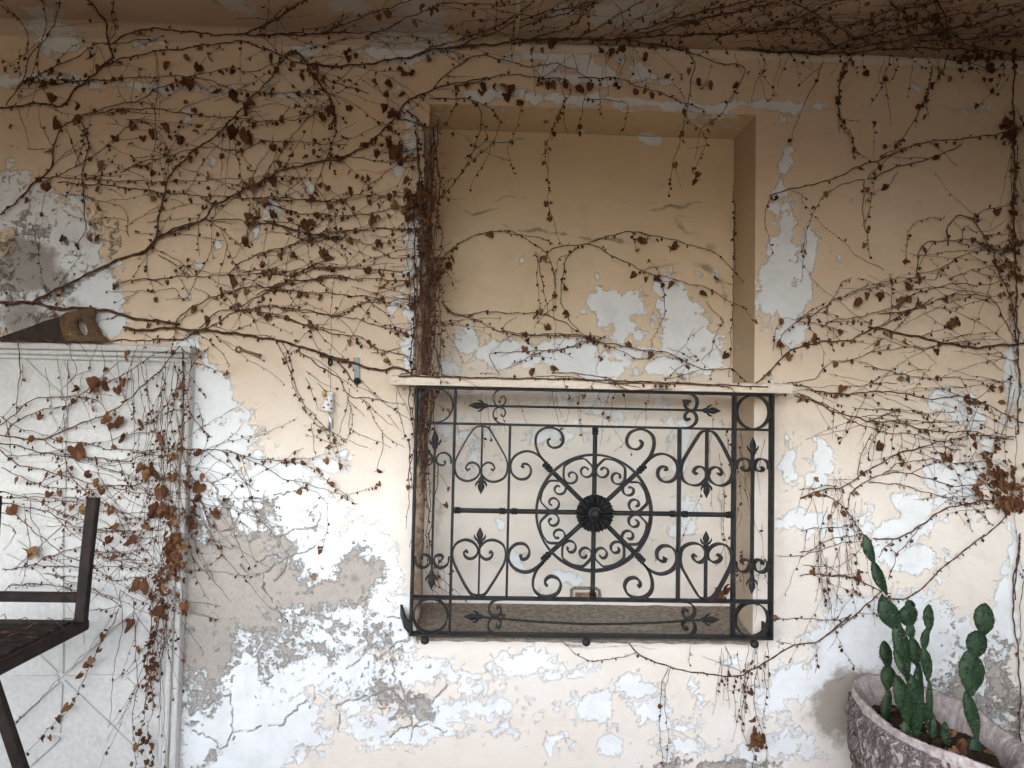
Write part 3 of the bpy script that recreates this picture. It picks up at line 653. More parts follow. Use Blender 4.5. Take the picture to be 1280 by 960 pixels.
# heart arches with their curls (traced on the upper left one)
heart = [G(*p) for p in [(557,378),(520,388),(480,440),(440,510),(410,570),(402,620),(420,670),(470,695),(520,680),(546,645),(540,608),(510,588),(480,596),(466,620),(478,634),(490,622)]]
heartR = [G(*p) for p in [(557,378),(595,388),(630,440),(670,510),(700,570),(706,620),(690,672),(640,698),(590,690),(556,650),(560,612),(590,588),(620,596),(633,622),(622,634),(612,624)]]
for sx in (1, -1):
    for sz in (1, -1):
        scroll(heart, sx, sz); scroll(heartR, sx, sz)
def spear(tip, dirv, L=.062, name='spear_head', parent=gr):
    """leaf-shaped finial: flattened lathe pointing along dirv (XZ) with two barbs"""
    d = Vector((dirv[0], 0, dirv[1])).normalized(); p = Vector((-d.z, 0, d.x))
    tipv = Vector((GX + tip[0], GY + .018, GZ + tip[1]))
    b = MB(); ky = .55
    prof = [(0, .0005), (.14, .005), (.32, .0105), (.46, .0125), (.58, .0105), (.68, .0065), (.76, .0062), (.80, .0095), (.90, .0095), (.94, .006), (1, .0055)]
    n = 10; vs = []
    for t, r_ in prof:
        for j in range(n):
            th = 2*math.pi*j/n; vs.append(tipv - d*(t*L) + p*(math.cos(th)*r_) + Vector((0, 1, 0))*math.sin(th)*r_*ky)
    k = len(prof)
    b.add(vs, [(i*n+j, i*n+(j+1)%n, (i+1)*n+(j+1)%n, (i+1)*n+j) for i in range(k-1) for j in range(n)] + [tuple(range(n)), tuple(range((k-1)*n, k*n))])
    for s_ in (1, -1):
        base = tipv - d*(.62*L); out = base + p*(s_*.021) + d*(.004)
        b.tube([base - d*.008 + p*(s_*.003), base + p*(s_*.012) - d*.006, base + p*(s_*.019) + d*.004, base + p*(s_*.0195) + d*.013], [.005, .0048, .0035, .0008], 6)
    return b.build(name, IR, parent, smooth=True, sharp=rad(60))
def rod(a, c, r_=.0045, name='rod', y=GY + .018, n=8):
    b = MB(); b.tube([(GX + a[0], y, GZ + a[1]), (GX + c[0], y, GZ + c[1])], r_, n); return b.build(name, IR, gr, smooth=True, sharp=rad(50))
def flat_rod(a, c, th=.007): return bar(a, c, th, Y0 + .006, Y1 - .006, 'rod')
hc = (hx2 + hx3) / 2
for sx in (1, -1):
    for sz in (1, -1):
        flat_rod((sx*hc, sz*(hz2 - .006)), (sx*hc, sz*.118))
        spear((sx*hc, sz*.058), (0, -sz))
        # long arrows of the top and bottom bands meet in the middle
        scz = sz * (HZ + hz2)/2
        spear((sx*.458, scz), (sx, 0), .07)
for sz in (1, -1):
    z = sz*(HZ + hz2)/2; sag = 0 if sz > 0 else -.020
    pts = sp([(-.40, z), (-.2, z + sag*.7), (0, z + sag), (.2, z + sag*.7), (.40, z)], .03)
    b = MB(); b.tube([(GX + x, GY + .018, GZ + q_) for x, q_ in pts], .0042, 8); b.build('long_arrow_rod', IR, gr, smooth=True, sharp=rad(50))
# paired curls of the bands
cz0 = (HZ + hz2)/2
t1 = [G(*p) for p in [(720,166),(665,168),(632,190),(624,222),(638,256),(668,262),(692,246),(696,222),(684,206),(670,210),(672,222)]]
t2 = [G(*p) for p in [(720,368),(665,362),(634,340),(624,308),(640,276),(668,270),(690,284),(694,308),(682,324),(668,318),(672,308)]]
for sx in (1, -1):
    for sz in (1, -1):
        scroll(t1, sx, sz, .0055); scroll(t2, sx, sz, .0055)
# side bands: spear rod and S curls
sx_c = (HX + hx2)/2
s1 = [G(*p) for p in [(190,590),(194,556),(216,534),(246,530),(270,548),(276,578),(262,598),(236,602),(222,588),(232,576)]]
for sx in (1, -1):
    for sz in (1, -1):
        spear((sx*sx_c, sz*.283), (0, sz), .07)
        scroll(s1, sx, sz, .0055)
        m_ = [(-2*sx_c - x, z) for x, z in s1]
        scroll(m_, sx, sz, .0055)
    flat_rod((sx*sx_c, -.216), (sx*sx_c, .216), .0065)
# middle rail, spokes, ring, rosette
def collar(c, d, L=.03, r_=.012):
    d = Vector((d[0], 0, d[1])).normalized(); c = Vector((GX + c[0], GY + .018, GZ + c[1])); b = MB()
    b.lathe(c - d*L/2, d, [(0, .0085), (.10*L, r_), (.25*L, r_), (.34*L, r_*.78), (.5*L, r_*1.12), (.66*L, r_*.78), (.75*L, r_), (.9*L, r_), (L, .0085)], 12)
    return b.build('collar', IR, gr, smooth=True, sharp=rad(50))
for sx in (1, -1):
    rod((sx*.05, 0), (sx*hx2, 0), .0085, 'spoke', n=10)
    collar((sx*(hx2 - .018), 0), (1, 0), .022); collar((sx*(hx3 + .022), 0), (1, 0), .022); collar((sx*(hx3 - .022), 0), (1, 0), .022)
for sz in (1, -1):
    rod((0, sz*.05), (0, sz*(hz2 - .005)), .0085, 'spoke', n=10); collar((0, sz*(hz2 - .017)), (0, 1), .026)
K = (.180, .170)                 # where a diagonal spoke ends
for sx in (1, -1):
    for sz in (1, -1):
        rod((sx*.035, sz*.033), (sx*K[0], sz*K[1]), .0085, 'spoke', n=10); collar((sx*.170, sz*.1605), (sx, sz), .036, .0125)
RR = .2065
b = MB(); b.strip([(GX + RR*math.cos(t), GZ + RR*math.sin(t)) for t in np.linspace(0, 2*math.pi, 97)][:-1] + [(GX + RR, GZ)], .0075, Y0 + .002, Y1 - .002)
b.build('ring', IR, gr, smooth=True, sharp=rad(40))
q1 = [G(*p) for p in [(922,582),(888,540),(869,480),(876,425),(915,392),(965,388),(1010,410),(1028,455),(1010,492),(970,503),(942,485),(938,460),(952,450)]]
q2 = [G(*p) for p in [(926,588),(890,552),(850,528),(805,524),(755,546),(726,590),(730,645),(765,680),(810,682),(838,655),(840,620),(822,598),(796,596),(788,612),(802,616)]]
for sx in (1, -1):
    for sz in (1, -1):
        scroll(q1, sx, sz, .0075); scroll(q2, sx, sz, .0075)
# eight small double curls inside the ring
def small_double():
    r = RR - .009
    half = []
    for t in np.linspace(0, 1, 8): a_ = rad(2 + 14*t); half.append((r*math.cos(a_) - .0, r*math.sin(a_)))
    c = ((RR - .050)*math.cos(rad(9.5)), (RR - .050)*math.sin(rad(9.5)))
    R0 = .026
    cc = ((RR - .040)*math.cos(rad(10.2)), (RR - .040)*math.sin(rad(10.2)))
    half += curl(cc, .031, .024, 28, 150, 12) + curl(cc, .024, .007, 160, 470, 28)
    return half
def small_scroll():
    """C-shaped scroll hugging the ring, both ends curling inwards; axis along +X"""
    out = []
    for s_ in (-1, 1):
        cc = (.150, s_*.0285)
        tail = curl(cc, .0275, .0245, s_*62, s_*180, 14)[1:] + curl(cc, .024, .0065, s_*196, s_*455, 30)
        mid = [(RR - .006 - .0, s_*.004), (RR - .009, s_*.022), (RR - .0165, s_*.040), (cc[0] + .0275*math.cos(rad(62)), cc[1] + s_*.0275*math.sin(rad(62)))]
        seg = sp(mid, .005) + tail
        out = (seg[::-1] if s_ < 0 else out + seg)
    return out
SS = small_scroll()
for k in range(8):
    a_ = rad(22.5 + 45*k)
    b = MB(); b.strip([(GX + x*math.cos(a_) - z*math.sin(a_), GZ + x*math.sin(a_) + z*math.cos(a_)) for x, z in SS], .0055, Y0 + .005, Y1 - .005)
    b.build('ring_scroll', IR, gr, smooth=True, sharp=rad(40))
# rosette: fluted disc with a boss
b = MB(); nseg = 144; rings = [(.010, .0), (.024, .004), (.034, .012), (.046, .018), (.058, .015), (.066, .006), (.066, -.006)]
vs = []
for i, (r_, h_) in enumerate(rings):
    for j in range(nseg):
        th = 2*math.pi*j/nseg; tw = th + .25*math.sin(0)
        f = math.cos(32*th); am = 0 if i in (0,) else .0042
        rr_ = r_ + (.0018*f if i >= 5 else 0)
        vs.append((GX + rr_*math.cos(tw + .5*(r_ - .01)), GY - .004 - h_ - am*f, GZ + rr_*math.sin(tw + .5*(r_ - .01))))
b.add(vs, [(i*nseg+j, i*nseg+(j+1)%nseg, (i+1)*nseg+(j+1)%nseg, (i+1)*nseg+j) for i in range(len(rings)-1) for j in range(nseg)] + [tuple(range(nseg)), tuple(range(6*nseg, 7*nseg))])
ros = b.build('rosette', IR, gr, smooth=True, sharp=rad(70))
b = MB(); b.lathe((GX, GY - .002, GZ), (0, -1, 0), [(0, .025), (.010, .025), (.014, .021), (.015, .017), (.021, .0165), (.026, .013), (.029, .006), (.0295, .001)], 24)
b.build('boss', IR, gr, smooth=True, sharp=rad(40))
for k in range(7):
    a_ = 2*math.pi*k/7; b = MB(); b.tube([(GX + .006*math.cos(a_), GY - .030, GZ + .006*math.sin(a_)), (GX + .0165*math.cos(a_), GY - .022, GZ + .0165*math.sin(a_))], [.0022, .003], 6); b.build('boss_petal', IR, gr, smooth=True)
# feet under the bottom bar
for x in (-.592, -.02, .585):
    b = MB(); b.lathe((GX + x, GY + .018, GZ - HZ + .001), (0, 0, -1), [(0, .006), (.006, .007), (.010, .013), (.020, .016), (.028, .013), (.033, .005)], 14); b.build('foot', IR, gr, smooth=True, sharp=rad(50))
# stays that tie the frame back to the wall
for sx, sz, fl in ((-1, -1, -.052), (1, -1, .018)):
    x = GX + sx*(HX - .002); z = GZ + sz*(HZ - (.012 if sz < 0 else .024)); b = MB()
    zt = z + (.045 if fl < -.03 else 0)
    pts = [(x, Y1 - .002, z), (x + fl*.55, Y1 + .04, z + (zt - z)*.3), (x + fl, .004, zt)]
    vs = []
    for (a_, y_, c_) in pts: vs += [(a_ - .004, y_, c_ - .019), (a_ + .004, y_, c_ - .019), (a_ + .004, y_, c_ + .019), (a_ - .004, y_, c_ + .019)]
    b.add(vs, [(i*4+j, i*4+(j+1)%4, i*4+4+(j+1)%4, i*4+4+j) for i in range(2) for j in range(4)] + [(0, 1, 2, 3), (8, 9, 10, 11)])
    b.build('wall_stay', IR, gr)

# ------------------------------------------------------------------ shelf board on top of the grille
BX0, BX1, BZ0, BZ1 = -.345, 1.085, 1.5215, 1.556
bm = bmesh.new(); nseg = 60; sec = []
for i in range(nseg + 1):
    x = BX0 + (BX1 - BX0)*i/nseg; w1 = .0018*math.sin(i*1.7) + rnd.uniform(-.0012, .0012); w2 = .0012*math.sin(i*.9) + rnd.uniform(-.001, .001)
    y0 = -.172 + w2; ye = -.004
    sec.append([bm.verts.new(v) for v in [(x, y0, BZ0), (x, y0 - .003, BZ0 + .012), (x, y0 - .002, BZ1 - .006 + w1), (x, y0 + .006, BZ1 + w1), (x, ye, BZ1 + .001), (x, ye, BZ0)]])
for i in range(nseg):
    for j in range(6): bm.faces.new((sec[i][j], sec[i][(j+1)%6], sec[i+1][(j+1)%6], sec[i+1][j]))
bm.faces.new(sec[0][::-1]); bm.faces.new(sec[-1])
bmesh.ops.recalc_face_normals(bm, faces=bm.faces)
me = bpy.data.meshes.new('shelf_board'); bm.to_mesh(me); bm.free()
tag(link_mesh('shelf_board', me, M['board'], None, False), 'long cream painted board lying on top of the iron grille', 'shelf')

# ------------------------------------------------------------------ metal chair
ch = empty('metal_chair', (-1.55, -.75, 0), 'dark brown slatted metal chair in front of the white panel', 'chair')
CM = M['chair']
def chair_piece(name, pts, wx, wy, bevel=.003):
    b = MB(); P = [Vector(p) for p in pts]; vs = []
    for p in P: vs += [(p.x - wx/2, p.y - wy/2, p.z), (p.x + wx/2, p.y - wy/2, p.z), (p.x + wx/2, p.y + wy/2, p.z), (p.x - wx/2, p.y + wy/2, p.z)]
    k = len(P)
    b.add(vs, [(i*4+j, i*4+(j+1)%4, i*4+4+(j+1)%4, i*4+4+j) for i in range(k-1) for j in range(4)] + [(0,1,2,3), (k*4-4, k*4-3, k*4-2, k*4-1)])
    return b.build(name, CM, ch, bevel=bevel)
CYB = -.36
bt = onY(117, 622, CYB); bb = onY(101, 775, CYB - .02)
SZ = bb[2]; XR = bb[0]; XL = XR - .285
for x, dx in ((XR, bt[0] - bb[0]), (XL, -.012)):
    chair_piece('back_post', [(x, CYB - .02, SZ - .02), (x + dx*.5, CYB - .012, (SZ + bt[2])/2), (x + dx, CYB, bt[2])], .034, .026)
zr = onY(50, 746, CYB - .012)[2]
b = MB(); b.box(XL + .018, XR - .014, CYB - .028, CYB - .006, zr - .014, zr + .016); b.build('back_rail', CM, ch, bevel=.003)
YF = CYB - .43
def side_bar(x, dx):
    b = MB(); b.add([(x-.018, CYB, SZ-.035), (x+.018, CYB, SZ-.035), (x+.018, CYB, SZ-.002), (x-.018, CYB, SZ-.002), (x+dx-.018, YF, SZ-.04), (x+dx+.018, YF, SZ-.04), (x+dx+.018, YF, SZ-.004), (x+dx-.018, YF, SZ-.004)],
      [(0,1,2,3),(4,5,6,7),(0,1,5,4),(1,2,6,5),(2,3,7,6),(3,0,4,7)]); return b.build('seat_side', CM, ch, bevel=.004)
side_bar(XR, -.015); side_bar(XL, .0)
b = MB(); b.box(XL + .019, XR - .019, CYB - .03, CYB - .004, SZ - .034, SZ - .004); b.build('seat_rail', CM, ch, bevel=.003)
b = MB(); b.box(XL + .019, XR - .034, YF, YF + .028, SZ - .040, SZ - .006); b.build('seat_rail', CM, ch, bevel=.003)
for i in range(7):
    y = CYB - .045 - i*.052
    b = MB(); b.box(XL + .012, XR - .016, y - .036, y, SZ - .008, SZ + .002 + .002*(i % 2)); b.build('seat_slat', CM, ch, bevel=.0025)
chair_piece('leg', [(XL + .002, CYB - .014, SZ - .036), (XL - .02, CYB + .06, 0)], .03, .026)
fa, fb = onY(2, 882, YF + .02), onY(30, 966, YF + .02)
sl_ = (fb[0] - fa[0]) / (fa[2] - fb[2])
xt = fa[0] - sl_*(SZ - .04 - fa[2])
chair_piece('leg', [(xt, YF + .016, SZ - .042), (fa[0] + sl_*fa[2], YF + .016, 0)], .03, .026)
chair_piece('leg', [(XL + .0, YF + .016, SZ - .042), (XL - .04, YF + .016, 0)], .03, .026)
b = MB()
for i in range(46):
    x = rnd.uniform(XL + .03, XR - .03); y = rnd.uniform(YF + .08, CYB - .04); a_ = rnd.uniform(0, 6.3); L = rnd.uniform(.02, .06)
    b.tube([(x, y, SZ + .006), (x + L*.5*math.cos(a_), y + L*.5*math.sin(a_), SZ + .010 + rnd.uniform(0, .012)), (x + L*math.cos(a_ + .4), y + L*math.sin(a_ + .4), SZ + .007)], [.0016, .0014, .0006], 4)
tag(b.build('dry_twigs', M['stem'], None, smooth=True), 'dry vine twigs scattered on the chair seat', 'twigs', kind='stuff')

# ------------------------------------------------------------------ oval stone planter and prickly pears
PC = Vector((1.42, -.44, 0)); PRX, PRY, PZ = .18, .355, .503
pot = empty('stone_planter', PC, 'oval grey stone planter with rough bark texture holding prickly pears', 'planter')
na = 220; prof = []
nz = 60
def barky(th, z):
    u = np.array([th*2.6]); v = np.array([z*4.0])
    r1 = float(vnoise(u*7.2 + 2.2*float(vnoise(u*2, v*3, 4)[0]), v*3.1, 11)[0]); r2 = float(vnoise(u*15, v*7, 12)[0])
    return abs(r1 - .5)*2*.030 + r2*.007
vs = []
for i in range(nz + 1):
    t = i/nz; z = PZ*t; k = .70 + .30*t**.8 + (.03 if t > .93 else 0)
    for j in range(na):
        th = 2*math.pi*j/na
        # periodic lookup
        d = barky(2*math.sin(th), z) * .5 + barky(2*math.cos(th) + 9, z) * .5
        d = d * (2.0 if t < .93 else .6) - .016
        vs.append((PC.x + (PRX*k + d)*math.cos(th), PC.y + (PRY*k + d)*math.sin(th), z + (.006*math.sin(5*th) + .004*math.sin(11*th) if i == nz else 0)))
inner = [(.0, -.002, .93), (-.012, -.004, .87), (-.05, -.006, .80), (-.11, -.008, .74)]
for (dz, _, k) in inner:
    for j in range(na):
        th = 2*math.pi*j/na
        d = (barky(2*math.sin(th) + 4, dz*2) - .012)*.35
        vs.append((PC.x + (PRX*k*1.01 + d)*math.cos(th), PC.y + (PRY*(k + .03) + d)*math.sin(th), PZ + dz + .005*math.sin(5*th)))
rows = nz + 1 + len(inner)
b = MB(); b.add(vs, [(i*na+j, i*na+(j+1)%na, (i+1)*na+(j+1)%na, (i+1)*na+j) for i in range(rows-1) for j in range(na)] + [tuple(range(na))])
pb_ = b.build('pot_body', [M['pot'], M['rim']], pot, smooth=True)
for f in pb_.data.polygons:
    if f.center.z > PZ*.955 or (f.center.z > PZ - .13 and ((f.center.x - PC.x)/PRX)**2 + ((f.center.y - PC.y)/PRY)**2 < .92): f.material_index = 1
vs = [(PC.x, PC.y, PZ - .075)]; 
for rr_ in (.3, .6, .85, 1.0):
    for j in range(48):
        th = 2*math.pi*j/48; vs.append((PC.x + PRX*.79*rr_*math.cos(th), PC.y + PRY*.82*rr_*math.sin(th), PZ - .082 + rnd.uniform(-.008, .01)))
b = MB(); b.add(vs, [(0, 1 + j, 1 + (j+1) % 48) for j in range(48)] + [(1+i*48+j, 1+i*48+(j+1)%48, 1+(i+1)*48+(j+1)%48, 1+(i+1)*48+j) for i in range(3) for j in range(48)])
b.build('soil', M['soil'], pot, smooth=True)
SOIL = PZ - .078

def pad_mesh(L, Wd, T, seed):
    """obovate cactus pad along +Z from 0 to L"""
    n, m = 20, 14; vs = []
    r_ = random.Random(seed); w1, w2 = r_.uniform(-.06, .06), r_.uniform(0, 6)
    for i in range(m + 1):
        t = i/m
        wv = (math.sin(math.pi*min(1, t**1.12))**.68) if 0 < t < 1 else .0
        wv = max(wv, .24*(1 - t)**2 + (.001 if t == 1 else 0)); tv = max(wv**.8, .001)
        for j in range(n):
            th = 2*math.pi*j/n
            x = Wd/2*wv*math.cos(th)*(1 + w1*math.sin(3*t*3 + w2)); y = T/2*tv*math.sin(th)
            bump_ = .0022*math.sin(9*t*math.pi + j*2.1)*wv
            vs.append((x + L*.05*math.sin(t*3 + w2), y + bump_, t*L))
    fs = [(i*n+j, i*n+(j+1)%n, (i+1)*n+(j+1)%n, (i+1)*n+j) for i in range(m) for j in range(n)] + [tuple(range(n))[::-1], tuple(range(m*n, m*n+n))]
    return vs, fs
def cactus(label, Y, pads, base):
    bp = onY(base[0], base[1], Y)
    ct = empty('prickly_pear', (bp[0], Y, SOIL), label, 'cactus', 'prickly pears in the stone planter')
    for k, (x0, y0, x1, y1, wd, turn) in enumerate(pads):
        a, c_ = Vector(onY(x0, y0, Y + .004*k)), Vector(onY(x1, y1, Y + .004*(k + 1)))
        if k == 0: a.z = min(a.z, SOIL - .01)
        d = c_ - a; L = d.length*1.03; Wd = wd/FPX*(Y + 2.75)*1.05
        vs, fs = pad_mesh(L, Wd, min(.028, Wd*.55), k*7 + int(x0))
        q = Vector((0, 0, 1)).rotation_difference(d.normalized()).to_matrix().to_4x4()
        mt = Matrix.Translation(a - d*.03) @ q @ Matrix.Rotation(rad(turn), 4, 'Z')
        b = MB(); b.add([mt @ Vector(v) for v in vs], fs)
        po = b.build('pad', M['cactus'], ct, smooth=True)
        sp_ = MB(); nn = 20
        for _ in range(int(10 + L*160)):
            i = rnd.randrange(2, 14); j = rnd.randrange(nn); p0 = mt @ Vector(vs[i*nn + j]); ctr = mt @ Vector((0, 0, vs[i*nn][2]))
            o_ = (p0 - ctr).normalized()
            for _k in range(2):
                e_ = p0 + (o_ + Vector((rnd.uniform(-.6, .6), rnd.uniform(-.6, .6), rnd.uniform(-.4, .6)))).normalized()*rnd.uniform(.003, .007)
                sp_.tube([p0, e_], [.0009, .0003], 3, cap=False)
        so_ = sp_.build('spines', M['spine'], po); so_['kind'] = 'stuff'
    return ct
cactus('tallest prickly pear with a chain of pads leaning towards the wall', -.47,
       [(1143,925,1135,842,26,0),(1136,848,1116,776,26,25),(1125,790,1102,744,24,0),(1108,742,1091,700,17,30),(1094,704,1080,668,13,0)], (1143, 925))
cactus('thick prickly pear with broad dark pads beside the tallest stem', -.52,
       [(1136,940,1133,900,20,10),(1135,905,1122,842,26,25),(1134,846,1117,812,15,50)], (1136, 940))
cactus('short prickly pear with two dark pads at the planter rim nearest the niche', -.36,
       [(1107,905,1108,858,12,0),(1108,862,1110,830,19,0),(1110,836,1106,800,19,30)], (1107, 905))
cactus('middle prickly pear topped by a rounded pad behind the tallest stem', -.36,
       [(1152,900,1147,826,17,20),(1147,832,1140,796,18,0),(1140,800,1138,778,11,0),(1138,784,1134,755,24,0),(1136,762,1139,750,14,20)], (1152, 900))
cactus('slender prickly pear with narrow upright pads in the middle of the planter', -.40,
       [(1164,900,1157,846,8,0),(1158,850,1155,808,14,0),(1155,815,1160,784,10,0),(1160,790,1163,755,13,0)], (1164, 900))
cactus('rightmost prickly pear with three round pads stacked on a narrow stem', -.50,
       [(1218,968,1219,920,21,0),(1219,924,1209,862,18,15),(1213,868,1211,812,32,0),(1218,822,1226,788,27,0),(1226,794,1234,754,26,0)], (1218, 968))
cactus('tiny prickly pear shoot low in the soil of the planter', -.46,
       [(1181,928,1183,902,11,0)], (1181, 928))
cactus('low bent prickly pear pad lying over the planter soil', -.42,
       [(1172,935,1166,892,9,0),(1166,900,1142,880,20,10)], (1172, 935))

# ------------------------------------------------------------------ small things on the wall
k_ = empty('wall_peg', onY(310, 440, -.02), 'rusty eye bolt sticking out of the cream wall above the white panel corner', 'bolt')
p0, p1 = Vector(onY(301, 437, -.012)), Vector(onY(324, 444, -.045))
b = MB(); b.tube([p0, p1], [.005, .0045], 8); b.lathe(p1, (p1 - p0), [(0, .0045), (.001, .007), (.006, .007)], 8); b.build('shank', M['rust'], k_, smooth=True, sharp=rad(50))
b = MB(); c0 = Vector(onY(298, 437, -.012)); b.tube([c0 + Vector((.010*math.cos(t), .002, .010*math.sin(t))) for t in np.linspace(0, 6.283, 17)], .0035, 6); b.build('eye', M['rust'], k_, smooth=True)

hk = empty('iron_hook', onY(413, 450, -.02), 'black iron hook curled round the main vine stem above the chime', 'hook')
b = MB(); c0 = Vector(onY(413.5, 452, -.035))
b.tube([c0 + Vector(((.013 - .0010*t)*math.cos(t)*.8, .010*math.sin(t*.5) - .002*t, (.021 - .0016*t)*math.sin(t))) for t in np.linspace(1.2, 8.6, 34)], .004, 7); b.build('curl', M['iron'], hk, smooth=True)
b = MB(); b.tube([c0 + Vector((.0045, .010, .0185)), Vector(onY(416, 446, -.004))], .004, 7); b.build('shank', M['iron'], hk, smooth=True)

wc = empty('wind_chime', onY(413, 500, -.035), 'small white wind chime with black dots hanging from the iron hook', 'wind chime')
top = Vector(onY(413.5, 459, -.035)); cap = Vector(onY(413, 493, -.035))
b = MB(); b.tube([top, cap + Vector((0, 0, .012))], .0008, 4); b.build('string', M['stem'], wc)
b = MB(); b.lathe(cap + Vector((0, 0, .014)), (0, 0, -1), [(0, .002), (.002, .010), (.008, .014), (.014, .013), (.018, .009)], 14); b.build('neck', M['white'], wc, smooth=True)
b = MB(); b.tube([cap + Vector((-.012, -.004, .010)), cap + Vector((-.024, -.006, .006)), cap + Vector((-.022, -.006, -.006)), cap + Vector((-.010, -.005, -.006))], [.006, .0065, .006, .004], 8); b.build('snout', M['brass'], wc, smooth=True)
bd = Vector((-.22, 0, -1)).normalized()
b = MB(); b.lathe(cap + Vector((0, 0, -.003)), bd, [(0, .010), (.012, .014), (.030, .019), (.048, .023), (.058, .025), (.058, .023)], 16); bell = b.build('bell', M['white'], wc, smooth=True, sharp=rad(60))
for t, a_ in ((.018, -.3), (.022, .8), (.034, -.9), (.036, .25), (.047, -.35), (.05, .95), (.014, -1.3), (.044, -1.4)):
    rr_ = .010 + .26*t + .0006; cpt = cap + Vector((0, 0, -.003)) + bd*t + Vector((rr_*math.sin(a_), -rr_*math.cos(a_), 0)); b = MB()
    b.lathe(cpt, Vector((math.sin(a_), -math.cos(a_), .2)), [(-.001, .0042), (.0006, .0036), (.0009, .001)], 9); b.build('dot', M['blackdot'], wc, smooth=True)
for dx, dy, L in ((.004, -.006, .118), (.011, .004, .085), (-.003, .006, .10)):
    p = cap + Vector((dx, dy, -.04)); b = MB(); b.tube([p, p + Vector((.001, 0, -L))], .0028, 7); b.build('rod', M['steel'], wc, smooth=True)

br = empty('wall_bracket', onY(446, 466, -.01), 'worn grey metal bracket fixed to the wall left of the grille', 'bracket')
pts = [onY(442, 447, -.006), onY(449, 447, -.006), onY(451, 478, -.006), onY(444, 482, -.006)]
b = MB(); b.add([tuple(p) for p in pts] + [(p[0], -.014, p[2]) for p in pts], [(0,1,2,3),(4,5,6,7),(0,1,5,4),(1,2,6,5),(2,3,7,6),(3,0,4,7)]); b.build('plate', M['grey'], br, bevel=.0015)
b = MB(); b.lathe(onY(447, 476, -.014), (0, -1, 0), [(0, .012), (.008, .013), (.018, .009), (.022, .003)], 10); b.build('knob', M['iron'], br, smooth=True)
lt = empty('wall_latch', onY(732, 740, ND - .01), 'small rusty metal latch low on the back of the niche behind the grille', 'latch')
def npt(px, py, y=ND - .008): return Vector(onY(px, py, y))
b = MB(); b.tube([npt(714, 748), npt(714.5, 737), npt(718, 735), npt(745, 735.5), npt(749, 738), npt(750, 748)], .0065, 8); b.build('loop', M['sill'], lt, smooth=True)
b = MB(); a_, c_ = npt(719, 750), npt(746, 741); b.box(a_.x, c_.x, ND - .012, ND - .004, a_.z, c_.z); b.build('plate', M['rust'], lt, bevel=.002)
ts = MB(); ts.tube([Vector(onY(x, y, ND - .012)) for x, y in [(591,188),(600,182),(606,177),(618,178),(636,178),(648,173),(655,174)]], .0022, 5)
tag(ts.build('string_scrap', M['teal'], None, smooth=True), 'scrap of teal string stuck high on the niche back wall', 'string')
cp = MB(); cp.tube([Vector(onZ(646, 50, CEIL - .010)), Vector(onZ(650, -40, CEIL - .010))], .008, 8)
tag(cp.build('ceiling_conduit', M['board'], None, smooth=True), 'thin pale conduit running across the ceiling above the niche', 'conduit')

# ------------------------------------------------------------------ vines
REG = {'A': (0, 0, .33594), 'B': (320, 0, .33594), 'C': (640, 0, .33594), 'D': (850, 0, .33594), 'E': (0, 280, .33594), 'F': (320, 240, .33594), 'G': (640, 240, .33594), 'H': (850, 240, .33594),
       'P': (0, 370, .203125), 'R': (0, 540, .203125), 'S': (0, 720, .25), 'Q': (1000, 540, .21875), 'T': (1030, 640, .33333), 'U': (200, 560, .41667), 'X': (500, 760, .4375), 'O': (0, 0, 1)}
def PX(reg, pts):
    ox, oy, k = REG[reg]; return [(ox + x*k, oy + y*k) for x, y in pts]
SHELF_TOP = BZ1 + .001
def surf(px, py, mode, off):
    """point on the surface seen at a pixel, lifted by off towards the room"""
    if mode == 'n':
        p = onY(px, py, ND - off)
        if p[2] > NZ1 - off: p = onZ(px, py, NZ1 - off)
        if p[0] > NX1 - off:
            d = ray(px, py); p = CAM + d*((NX1 - off - CAM[0])/d[0])
            if p[1] < -off: p = onY(px, py, -off)
        return p
    if mode not in ('w', 'c'):
        return onY(px, py, -float(mode) - off)
    p = onY(px, py, -off)
    if p[2] > CEIL - off:
        return onZ(px, py, CEIL - off)
    if p[0] > CORNER - off:
        d = ray(px, py); return CAM + d*((CORNER - off - CAM[0])/d[0])
    q = onY(px, py, -.056 - off)
    if q[0] < PX1 + .03 and q[2] < PZ1 + .02: 
        if q[2] > PZ1 - .06: return onY(px, py, -.09 - off)
        return onY(px, py, -.072 - off) if q[0] > PX1 - .07 else q
    return p
def leaf_variant(seed):
    r_ = random.Random(seed); n = 14; vs = [(0, .0, .42)]; cu = r_.uniform(-1.6, 1.8); tw = r_.uniform(-1.2, 1.2); fold = r_.uniform(.1, 1.1)
    lob = r_.uniform(.05, .22); out = []
    for i in range(n):
        th = 2*math.pi*i/n - math.pi/2           # start at the stalk notch
        rr_ = .5*(1 + lob*math.cos(3*(th - math.pi/2))) * (1 + r_.uniform(-.12, .12))
        if i == 0: rr_ *= .55
        x, z = rr_*math.cos(th)*.95, .45 + rr_*math.sin(th)
        out.append((x, z))
    def yy(x, z): return cu*(z - .4)**2*.9 + fold*abs(x)*.9 + tw*x*(z - .4) 
    vs = [(0, yy(0, .42) - .02, .42)] + [(x*.55, yy(x*.55, .42 + (z - .42)*.55) + r_.uniform(-.04, .04), .42 + (z - .42)*.55) for x, z in out] + [(x, yy(x, z) + r_.uniform(-.07, .07), z) for x, z in out]
    fs = [(0, 1 + i, 1 + (i + 1) % n) for i in range(n)] + [(1 + i, 1 + n + i, 1 + n + (i + 1) % n, 1 + (i + 1) % n) for i in range(n)]
    me = bpy.data.meshes.new('leaf'); me.from_pydata([(x, y, -z) for x, y, z in vs], [], fs); me.materials.append(M['leaf'])   # hangs down
    me.polygons.foreach_set('use_smooth', [True]*len(me.polygons)); me.update(); return me
LEAVES = [leaf_variant(s_) for s_ in range(14)]

